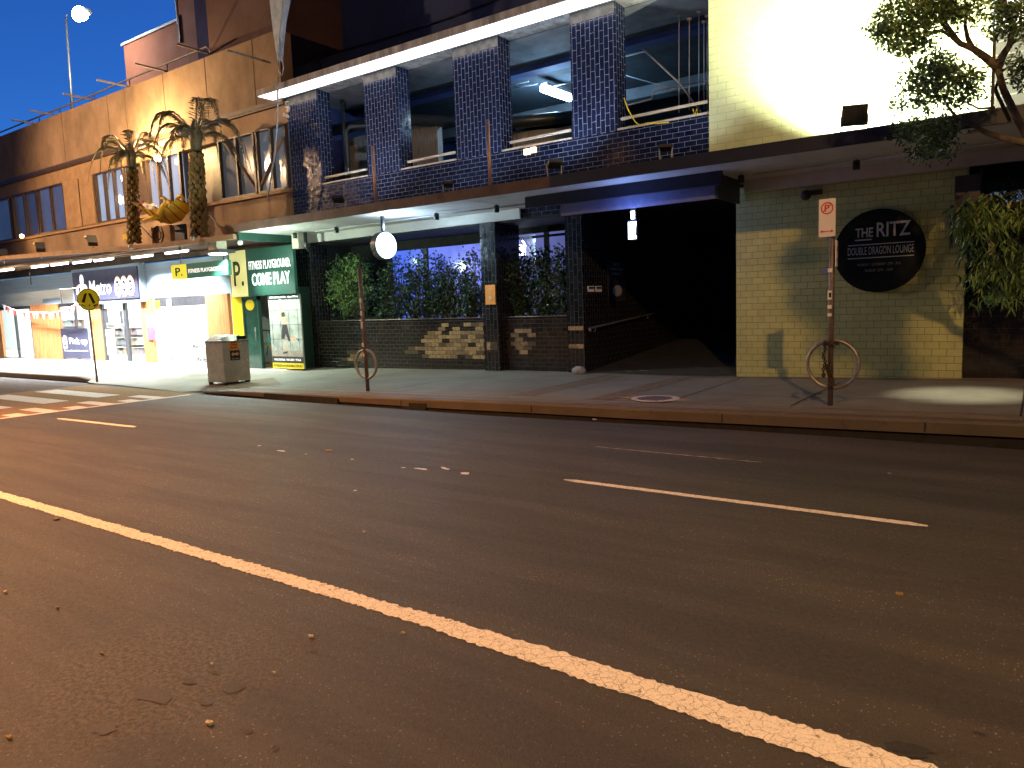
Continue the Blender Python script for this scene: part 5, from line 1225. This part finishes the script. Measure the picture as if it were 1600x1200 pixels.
# boxes and floods on the brown awning, palm trees
AZ = 3.62
def cctv(px, py, Y, label):
    c = onY(px, py, Y); t = thing('awning_floodlight', label, 'floodlight', (c.x, c.y, c.z-.25), 'small floodlights along the brown awning')
    d_ = Matrix.Rotation(R(-20), 3, 'Z') @ Matrix.Rotation(R(35), 3, 'Y')
    part('housing', MB().obox(c, (.45,.28,.14), d_), A['char'], t); part('bracket', MB().tube([c, c-Vector((0,0,.4))], .02, 6), A['steel'], t); part('hood_bolt', MB().blob(c+Vector((-.2,-.1,.12)), (.06,.05,.06), 8, 6), A['sill'], t)
cctv(5, 396, 12.1, 'dark floodlight at the far left end of the brown awning'); cctv(63, 386, 12.1, 'dark tilted floodlight on the brown awning above the left windows'); cctv(144, 376, 12.1, 'dark tilted floodlight on the brown awning left of the palms')
gl = onY(34, 369, 13.3); t = thing('amber_lamp', 'small glowing amber lamp on the ochre wall at far left', 'wall lamp', gl); part('bulb', MB().blob(gl, (.10,.08,.08), 10, 6), emit('amber', (1,.55,.18), 25), t); lamp('POINT', gl+Vector((0,-.2,0)), 25, (1,.55,.2), t, size=.1)
gl = onY(246, 248, 13.5); t = thing('warm_lamp', 'bright warm lamp glowing behind the palm fronds above the windows', 'wall lamp', gl); part('bulb', MB().blob(gl, (.16,.10,.10), 10, 6), emit('warm', (1,.82,.5), 40), t); lamp('POINT', gl+Vector((0,-.9,.4)), 1500, (1,.66,.28), t, size=.12)
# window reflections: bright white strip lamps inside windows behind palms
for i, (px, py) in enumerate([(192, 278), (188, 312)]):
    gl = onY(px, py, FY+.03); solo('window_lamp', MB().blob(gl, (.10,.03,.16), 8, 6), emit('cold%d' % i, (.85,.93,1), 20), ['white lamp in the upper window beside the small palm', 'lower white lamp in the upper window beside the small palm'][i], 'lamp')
# square flood under the awning end, security lamps
sb = onY(340, 390, 11.9); t = thing('square_downlight', 'boxy pale downlight glowing under the awning corner above the bin', 'downlight', sb)
part('box', MB().box(sb.x-.2, sb.x+.2, 11.75, 12.05, sb.z-.02, sb.z+.24), A['sill'], t); part('shade', MB().box(sb.x-.36, sb.x+.36, 11.65, 12.2, sb.z-.10, sb.z-.021), A['char'], t); part('lens', MB().disc((sb.x, 11.9, sb.z-.12), .24, .02, 24, axis='z'), emit('downlens', (.95,1,.95), 14), t)
lamp('SPOT', (sb.x, 11.9, sb.z-.16), 1200, (.82,1,.88), t, (sb.x+.3, 12.0, 0), .1, 140)
sb = onY(375, 379, 12.0); t = thing('dome_camera', 'small white dome camera under the left end of the long awning', 'camera', sb); part('dome', MB().blob(sb, (.08,.08,.07), 10, 8), A['signw'], t)
q = onY(466, 376, 13.0); t = thing('downpipe_spout', 'pale drain box at the top of the black corner pillar', 'drain', q); part('box', MB().box(q.x-.14, q.x+.12, 12.9, 13.1, SZ-.42, SZ-.02), A['sill'], t); part('pipe', MB().tube([(q.x+.3, 13.0, SZ-.02), (q.x+.3, 13.0, SZ-.4), (q.x+.35, 13.1, SZ-.5)], .05), A['black'], t)

def palm(px, base_py, top_py, Y, label, scale=1.0, seed=1):
    rn = random.Random(seed)
    b = onY(px+4, base_py, Y); tp_ = onY(px, top_py, Y)
    t = thing('metal_palm', label, 'palm tree', (b.x, Y, b.z), 'ornamental palms on the brown awning')
    H = tp_.z-b.z; n = 19; mb = MB()
    mb.tube([b.lerp(tp_, i/10) for i in range(11)], [.19*scale*(1-.25*i/10) for i in range(11)], 12)
    part('trunk', mb, A['blackm'], t)
    mb = MB()
    for j in range(n):
        z = j/n
        for k in range(6):
            a_ = 2*math.pi*(k+.5*(j % 2))/6+rn.uniform(-.12,.12); p = b.lerp(tp_, z+rn.uniform(-.008,.008)); r_ = .19*scale*(1-.25*z)
            q_ = rn.uniform(.8,1.25); mb.blob(p+Vector((math.cos(a_)*r_, math.sin(a_)*r_, 0)), (.07*scale*q_, .07*scale*q_, .085*scale*q_), 8, 5)
    part('trunk_scales', mb, A['palmtrunk'], t)
    top = tp_+Vector((0,0,.1))
    part('crown_shaft', MB().tube([tp_, top+Vector((0,0,.35*scale)), top+Vector((0,0,.75*scale))], [.14*scale, .18*scale, .03], 10), A['frond'], t)
    # drooping fronds with feathered leaflets
    nf = 13
    for f in range(nf):
        a_ = 2*math.pi*f/nf+rn.uniform(-.15,.15); lift = (1.35, .75, 1.05, .45)[f % 4]+rn.uniform(-.1,.1); L = rn.uniform(1.35, 1.95)*scale
        mb = MB(); pts = []; m = 12
        for i in range(m+1):
            u = i/m; out = L*u*(1-.18*u*u); zz = L*(lift*u-(.55+lift*.75)*u*u*u-.18*u*u)
            pts.append(top+Vector((math.cos(a_)*out, math.sin(a_)*out*.9, zz+.25*scale)))
        mb.tube(pts, [.03*scale*(1-.8*i/m) for i in range(m+1)], 5)
        side = Vector((-math.sin(a_), math.cos(a_), 0))
        for i in range(1, m+1):
            for q_ in range(3):
                p = pts[i-1].lerp(pts[i], q_/3); d_ = (pts[i]-pts[i-1]).normalized()
                ll = .30*scale*math.sin(math.pi*min(1, (i+q_/3)/m*.9+.08))+.05
                for s_ in (-1, 1):
                    dd = (d_*.9+side*s_*.75+Vector((0,0,-.55+rn.uniform(-.15,.1)))).normalized(); mb.leaf(p, dd, ll*rn.uniform(.7,1.2), .032*scale, d_.cross(side))
        part('frond', mb, A['frond'], t)
    return t
palm(206, 378, 262, 12.2, 'smaller ornamental metal palm on the brown awning, left of the yellow hammock', .86, 3)
palm(307, 368, 236, 12.2, 'taller ornamental metal palm on the brown awning, right of the yellow hammock', 1.02, 5)
# yellow hammock with reclining figure sculpture
hm = thing('hammock_sculpture', 'yellow netted hammock sculpture with raised arms slung between the two metal palms', 'sculpture', onY(262, 352, 12.2))
HYY = 12.2
crv = [(221,318),(228,330),(238,340),(252,348),(268,350),(283,345),(291,334),(293,318)]
inn = [(293,318),(286,322),(272,326),(258,328),(245,328),(233,322),(221,318)]
def hp_(p, dy=0): return onY(p[0], p[1], HYY+dy)
mb = MB(); m = 8
lower = [hp_(p) for p in crv]; up2 = [hp_(p) for p in ((221,316),(229,322),(240,326),(252,329),(266,329),(279,325),(288,319),(293,312))]
rows = 6; vs = []
for i in range(8):
    for k in range(rows+1):
        t_ = k/rows; p = lower[i].lerp(up2[i], t_ if t_ < .5 else 1-t_) if False else (lower[i]+(up2[i]-lower[i])*abs(2*t_-1)); vs.append(p+Vector((0, (.5-t_)*-.7, 0)))
mb.add(vs, [(i*(rows+1)+k, (i+1)*(rows+1)+k, (i+1)*(rows+1)+k+1, i*(rows+1)+k+1) for i in range(7) for k in range(rows)], True)
mb.v = mb.v; part('hammock_body', mb, A['fish'], hm)
mb = MB()
for i in range(8): mb.tube([Vector(v)+Vector((0,-.01,0)) for v in vs[i*(rows+1):(i+1)*(rows+1)]], .018, 5)
part('net_ribs', mb, mat('net_rope', (.30,.17,.02), .7), hm)
mb = MB()
mb.tube([hp_((250,335),-.3), hp_((256,322),-.3), hp_((262,314),-.35), hp_((256,309),-.4), hp_((250,310),-.4)], [.11,.09,.07,.05,.02], 8)
mb.tube([hp_((262,314),-.35), hp_((268,318),-.3), hp_((275,322),-.2)], [.07,.08,.09], 8); mb.tube([hp_((276,318)), hp_((279,308)), hp_((283,305)), hp_((288,312))], [.05,.06,.05,.03], 8)
mb.tube([hp_((222,344),-.2), hp_((232,341),-.3), hp_((246,338),-.3)], [.02,.05,.08], 8)
part('raised_limbs', mb, A['fish'], hm)
part('shirt', MB().tube([hp_((226,320),-.1), hp_((238,325),-.2), hp_((250,330),-.2)], [.06,.10,.06], 10), A['signw'], hm)
mb = MB()
for p in ((230,322),(238,327),(243,324)): mb.blob(hp_(p,-.28), (.025,.02,.025), 7, 5)
part('flower_print', mb, A['signred'], hm)
mb = MB(); 
for p, q in (((221,318),(210,306)), ((221,322),(212,300)), ((293,312),(300,296)), ((292,316),(301,306)), ((293,312),(302,292)), ((291,318),(302,314))): mb.tube([hp_(p), hp_(q)], .01, 5)
part('ropes', mb, A['wire'], hm)
part('flower_garland', (lambda m_: [m_.blob(hp_((222+rnd.uniform(-4,4), 322+rnd.uniform(-8,8)), -.1), (.05,.05,.05), 6, 4) for _ in range(16)] and m_)(MB()), [mat('garland', (.5,.2,.2), .6)], hm)
# air conditioner behind the palms
ac0, ac1 = onY(236, 356, 12.6), onY(260, 378, 12.6); t = thing('air_conditioner', 'boxy air conditioning unit on the awning between the palms', 'air conditioner', (ac0.x, 12.6, 3.7))
part('casing', MB().box(ac0.x, ac1.x+.25, 12.6, 12.95, ac1.z-.1, ac0.z), A['brownT'], t); part('fan_grille', MB().ring(((ac0.x+ac1.x)/2, 12.59, (ac0.z+ac1.z)/2), .27, .02, 'y', 24, 5).ring(((ac0.x+ac1.x)/2, 12.59, (ac0.z+ac1.z)/2), .14, .015, 'y', 20, 5), A['bframe'], t)
q = onY(272, 352, 12.6); solo('black_panel', MB().box(q.x, q.x+.5, 12.6, 12.7, 3.7, q.z), A['char'], 'dark upright panel on the awning behind the yellow hammock', 'panel')
for (p, q), l in [(((214,347),(238,372)), 'dark guy wire to the left of the hammock'), (((327,336),(343,355)), 'pale guy wire to the right of the tall palm')]:
    solo('guy_wire', MB().tube([onY(*p, 12.2), onY(*q, 12.0)], .014, 5), A['wire'] if 'pale' in l else A['char'], l, 'wire')
for px, py, l in [(204, 386, 'small white lamp under the fascia near the small palm'), (301, 372, 'small white lamp under the fascia near the tall palm')]:
    q = onY(px, py, 11.45); t = thing('fascia_spot', l, 'spotlight', q, 'small spotlights clipped to the brown fascia'); part('head', MB().blob(q, (.08,.06,.07), 8, 6), A['steel'], t); part('arm', MB().tube([q, q+Vector((-.05,.12,.15))], .014, 5), A['char'], t)
q = onY(195, 370, 12.1); solo('yellow_box', MB().box(q.x-.14, q.x+.14, 12.1, 12.25, q.z-.08, q.z+.08), A['yellow'], 'small yellow junction box at the foot of the small palm', 'box')

# ================================================================== PLANTS
def shrub(name, label, cat, base, blobs, nleaf, L, w, mats_, group=None, droop=.2, seed=1, stems=True, ndir=None):
    rn = random.Random(seed); t = thing(name, label, cat, base, group)
    if stems:
        mb = MB()
        for (c, r_) in blobs:
            for k in range(3):
                e = Vector(c)+Vector((rn.gauss(0,.3)*r_[0], rn.gauss(0,.3)*r_[1], rn.uniform(-.2,.7)*r_[2]))
                st_ = Vector((base[0]+(c[0]-base[0])*.75+rn.uniform(-.05,.05), base[1], base[2])); mid_ = st_.lerp(e, .5)+Vector((rn.uniform(-.1,.1), rn.uniform(-.05,.05), 0))
                mb.tube([st_, mid_, e], [.018,.012,.005], 5)
        part('stem', mb, A['bark'], t)
    mb = MB(); tot = sum(r_[0]*r_[1]*r_[2] for _, r_ in blobs)
    for (c, r_) in blobs:
        n = int(nleaf*(r_[0]*r_[1]*r_[2])/tot); nc = max(4, n//14)
        for k in range(nc):
            while True:
                v = Vector((rn.uniform(-1,1), rn.uniform(-1,1), rn.uniform(-1,1)))
                if v.length < 1: break
            cc = Vector(c)+Vector((v.x*r_[0], v.y*r_[1], v.z*r_[2])); mi = rn.choices(range(len(mats_)), [3,2,1][:len(mats_)])[0]; mb.m = mi
            for q_ in range(14):
                d_ = Vector((rn.gauss(0,1), rn.gauss(0,1), rn.gauss(0,1)-droop*2)).normalized()
                mb.leaf(cc+Vector((rn.gauss(0,1), rn.gauss(0,1), rn.gauss(0,1)))*L*.9, d_, L*rn.uniform(.6,1.2), w*rn.uniform(.7,1.2))
    mb.m = 0; part('foliage', mb, mats_, t); return t
PLY = 14.35
def pb_(px, py, rx, rz, Y=PLY, ry=.28): c = onY(px, py, Y); return ((c.x, Y, c.z), (rx, ry, rz))
LM = [A['leafA'], A['leafB'], A['leafC']]; LD = [A['leafA'], A['leafA'], A['leafB']]
b = onY(578, 498, PLY)
shrub('potted_tree', 'round leafy green shrub with a thin stem at the left end of the planter', 'shrub', (b.x, PLY, PT-.1), [pb_(545,425,.70,.45), pb_(530,455,.5,.35), pb_(565,455,.5,.42), pb_(550,475,.45,.25)], 3400, .11, .05, [A['leafB'], A['leafC'], A['leafA']], 'planter shrubs', .5, 2)
labs = ['sparse dark shrub just right of the round lightbox', 'tall twiggy dark shrub before the blue window', 'dark shrub beside the window mullion', 'twiggy dark shrub left of the tiled pillar', 'low dark shrub against the tiled pillar']
for i, (px, top, hw) in enumerate([(612,400,.5), (648,392,.6), (678,398,.5), (705,405,.55), (738,392,.45)]):
    bl = [pb_(px, 480, hw, .26), pb_(px+4, 457, hw*.8, .27), pb_(px-3, 436, hw*.45, .24), pb_(px+5, top+14, hw*.16, .22), pb_(px-12, top+28, hw*.13, .2), pb_(px+16, top+24, hw*.12, .2)]
    b = onY(px, 498, PLY); shrub('planter_shrub', labs[i], 'shrub', (b.x, PLY, PT-.1), bl, 1900, .105, .05, LD, 'planter shrubs', .1, 10+i)
labs = ['twiggy dark shrub right of the tiled pillar under the neon word', 'broad dark shrub in the middle of the right planter', 'dense dark shrub at the right end of the planter by the tunnel']
for i, (px, top, hw) in enumerate([(812,398,.42), (845,395,.5), (880,392,.5)]):
    bl = [pb_(px, 480, hw, .3), pb_(px, 450, hw*.9, .32), pb_(px+3, 425, hw*.7, .3), pb_(px+2, top+8, hw*.4, .22)]
    b = onY(px, 498, PLY); shrub('planter_shrub', labs[i], 'shrub', (b.x, PLY, PT-.1), bl, 2200, .105, .05, LD, 'planter shrubs', .1, 20+i)
rn = random.Random(5); mb = MB()
for i in range(3200):
    x = rn.uniform(-16.3, -10.5) if rn.random() < .78 else rn.uniform(-9.95, -8.3); mb.m = rn.choice((0,0,1)); mb.leaf((x, rn.uniform(FY+.4, FY+1.1), PT-.08+rn.random()**2*.3), (rn.gauss(0,1), rn.gauss(0,1), rn.gauss(.4,1)), .07, .03)
mb.m = 0; solo('planter_groundcover', mb, [A['leafA'], A['leafB']], 'low dark groundcover filling the tiled planters', 'groundcover', kind='stuff')
# right side drooping foliage
rf = thing('bamboo_shrub', 'drooping long leaved green shrub beside the cream wall at right', 'shrub', (.2, 13.3, 1.5))
rn = random.Random(11); mb = MB(); sm_ = MB()
for i in range(150):
    c = onY(rn.uniform(1512, 1660), rn.uniform(325, 470), rn.uniform(12.9, 13.6))
    if rn.random() < .3: c = onY(rn.uniform(1505, 1560), rn.uniform(318, 360), 13.1)
    mb.m = rn.choices((0,1,2), (2,2,2))[0]
    if i % 6 == 0: sm_.tube([Vector((.9, 13.4, 1.6+rn.random())), c.lerp(Vector((.9,13.4,2.6)), .4)+Vector((0,0,.3)), c], [.012,.008,.004], 4)
    for k in range(16): mb.leaf(c+Vector((rn.gauss(0,.09), rn.gauss(0,.09), rn.gauss(0,.09))), (rn.gauss(-.1,.55), rn.gauss(0,.5), -.9), rn.uniform(.12,.24), .034)
for i in range(60):
    c = onY(rn.uniform(1520, 1640), rn.uniform(285, 340), 13.4); mb.m = 0
    for k in range(12): mb.leaf(c+Vector((rn.gauss(0,.08), rn.gauss(0,.1), rn.gauss(0,.08))), (rn.gauss(0,.5), rn.gauss(0,.5), -.5), .14, .03)
mb.m = 0; part('foliage', mb, LM, rf); part('stem', sm_, A['bark'], rf)
# street tree
TY = 10.0
tr = thing('street_tree', 'slender street tree reaching over the awning at the right edge', 'tree', (1.25, TY, .2))
def tb_(pts, rs_l): mbt.tube([onY(p[0], p[1], TY+(p[2] if len(p) > 2 else 0)) for p in pts], rs_l, 7)
mbt = MB(); mbt.tube([(1.25, TY, .15), (1.1, TY, 1.6), (.75, TY, 2.8), onY(1618, 235, TY), onY(1592, 190, TY), onY(1568, 140, TY), onY(1559, 106, TY)], [.09,.075,.062,.048,.04,.036,.034], 9)
part('trunk', mbt, A['bark'], tr)
mbt = MB()
tb_([(1559,106),(1540,90),(1520,76),(1500,68),(1485,55),(1470,48),(1440,52),(1412,58)], [.05,.042,.036,.03,.024,.018,.012,.006])
tb_([(1520,76),(1512,60),(1508,40),(1510,10),(1503,-15)], [.03,.024,.02,.016,.012]); tb_([(1500,68),(1480,40),(1470,15),(1472,-10)], [.026,.02,.015,.01]); tb_([(1485,55),(1470,35,.2),(1450,22,.3),(1430,5,.3)], [.018,.014,.01,.006])
tb_([(1559,106),(1566,88),(1578,70),(1582,45),(1575,20),(1565,-10)], [.05,.04,.034,.028,.022,.016]); tb_([(1578,70),(1590,62),(1605,50)], [.02,.015,.01]); tb_([(1582,45),(1595,30),(1610,22)], [.018,.012,.008])
tb_([(1620,225),(1590,221),(1565,215),(1540,207),(1520,196),(1500,187),(1488,176),(1478,160),(1473,147)], [.05,.04,.034,.03,.024,.02,.016,.012,.008]); tb_([(1555,168),(1530,170),(1510,160),(1485,155),(1460,150)], [.014,.012,.01,.008,.005]); tb_([(1500,187,-.1),(1470,196,-.2),(1450,205,-.3)], [.02,.013,.006]); tb_([(1568,140),(1562,120,.1),(1555,140,.1),(1578,190,.1)], [.03,.02,.02,.02])
part('branches', mbt, A['bark'], tr)
rn = random.Random(21); mb = MB()
cl_ = [(1395,35,30,25),(1425,15,38,20),(1400,62,28,18),(1440,48,30,22),(1470,12,36,22),(1375,45,16,14),(1420,78,22,10),(1500,15,25,20),(1460,-10,40,20),
       (1448,120,32,24),(1475,110,30,20),(1500,120,28,22),(1430,150,24,18),(1460,155,26,16),(1520,140,18,16),(1405,165,14,10),(1490,150,20,14),(1465,90,20,12),
       (1440,205,36,18),(1462,225,30,16),(1420,200,18,12),(1432,240,16,10),(1470,200,20,12),(1480,195,14,12),
       (1575,20,26,20),(1595,40,18,20),(1588,105,16,14),(1600,120,14,14),(1545,10,18,12),(1560,45,14,10),(1595,5,20,12)]
for (px, py, rx, ry) in cl_:
    for k in range(int(rx*ry/8.5)):
        r_ = math.sqrt(rn.random()) if rn.random() < .8 else rn.uniform(.9,1.35); a_ = rn.uniform(0, 6.3); c = onY(px+rx*r_*math.cos(a_), py+ry*r_*math.sin(a_), TY+rn.uniform(-.45,.45)); mb.m = rn.choices((0,1,2), (2,3,2))[0]
        for q_ in range(9): mb.leaf(c+Vector((rn.gauss(0,.05), rn.gauss(0,.06), rn.gauss(0,.045))), (rn.gauss(0,1), rn.gauss(0,1), rn.gauss(-.4,.8)), rn.uniform(.035,.075), .025)
# crown reaching out over the road, above and right of the view
rn = random.Random(33)
LH = Vector((2.7, 0, 8.9))
for (px, py, rx, ry, nn) in [(1255,420,22,24,90),(1275,465,34,26,150),(1320,430,26,30,100),(1330,500,40,30,170),(1370,540,30,34,130),(1380,480,22,26,80),(1400,585,18,14,40),(1300,545,14,16,30),(1440,470,40,8,40),(1470,430,30,8,30)]:
    for k in range(nn):
        q = onY(px+rn.gauss(0,.5)*rx, py+rn.gauss(0,.5)*ry, 13.7); kk = rn.uniform(6.0, 7.2)/13.7; c = LH.lerp(q, kk)
        mb.m = rn.choice((0,1,1,2))
        for q_ in range(7): mb.leaf(c+Vector((rn.gauss(0,.05), rn.gauss(0,.06), rn.gauss(0,.05))), (rn.gauss(0,1), rn.gauss(0,1), rn.gauss(-.4,.8)), rn.uniform(.06,.10), .035)
mb.m = 0; part('foliage', mb, LM, tr)

# ================================================================== STREET LIGHTS outside the frame
def street_lamp(base, head, power, color, label, target, spot=150, size=.12):
    t = thing('street_lamp', label, 'street lamp', base, 'sodium street lamps on the near side'); b = Vector(base); h = Vector(head)
    part('pole', MB().tube([b, (b.x, b.y, h.z-.3), (b.x*.6+h.x*.4, b.y*.6+h.y*.4, h.z+.1), h+Vector((0,0,.1))], [.09,.07,.05,.04], 8), A['steel'], t)
    part('lantern', MB().blob(h+Vector((0,0,.08)), (.28,.16,.09), 10, 6), A['steel'], t); part('lens', MB().disc(h-Vector((0,0,.01)), .14, .02, 16, axis='z'), emit('sodium_lens', color, 30), t)
    lamp('SPOT', h-Vector((0,0,.04)), power, color, t, target, size, spot, .5)
street_lamp((3.3, -1.6, 0), (2.7, 0, 8.9), 5600, (1,.54,.19), 'tall sodium street lamp behind and right of the viewer', (-3, 12, 0))
street_lamp((-31, 3.6, 0), (-29.5, 5.2, 8.6), 9500, (1,.60,.30), 'sodium street lamp beside the zebra crossing at left', (-21, 12, 4), 165)
street_lamp((-14.5, .2, 0), (-13.0, 1.5, 7.2), 15000, (1,.38,.09), 'sodium street lamp behind and left of the viewer', (-11.2, 1.0, 0), 118)
# shop light spilling down on the pavement at right (downlight under the awning)
q = onZ(1505, 616, .25)-Vector((0,.3,0)); t = thing('awning_downlight', 'small recessed downlight in the soffit at the right end', 'downlight', (q.x, q.y+.3, SZ-.02)); part('trim', MB().disc((q.x, q.y+.3, SZ-.012), .09, .02, 20, axis='z'), A['steel'], t)
lamp('SPOT', (q.x, q.y+.3, SZ-.06), 700, (1,.92,.62), t, (q.x, q.y+.3, 0), .03, 36, 1)
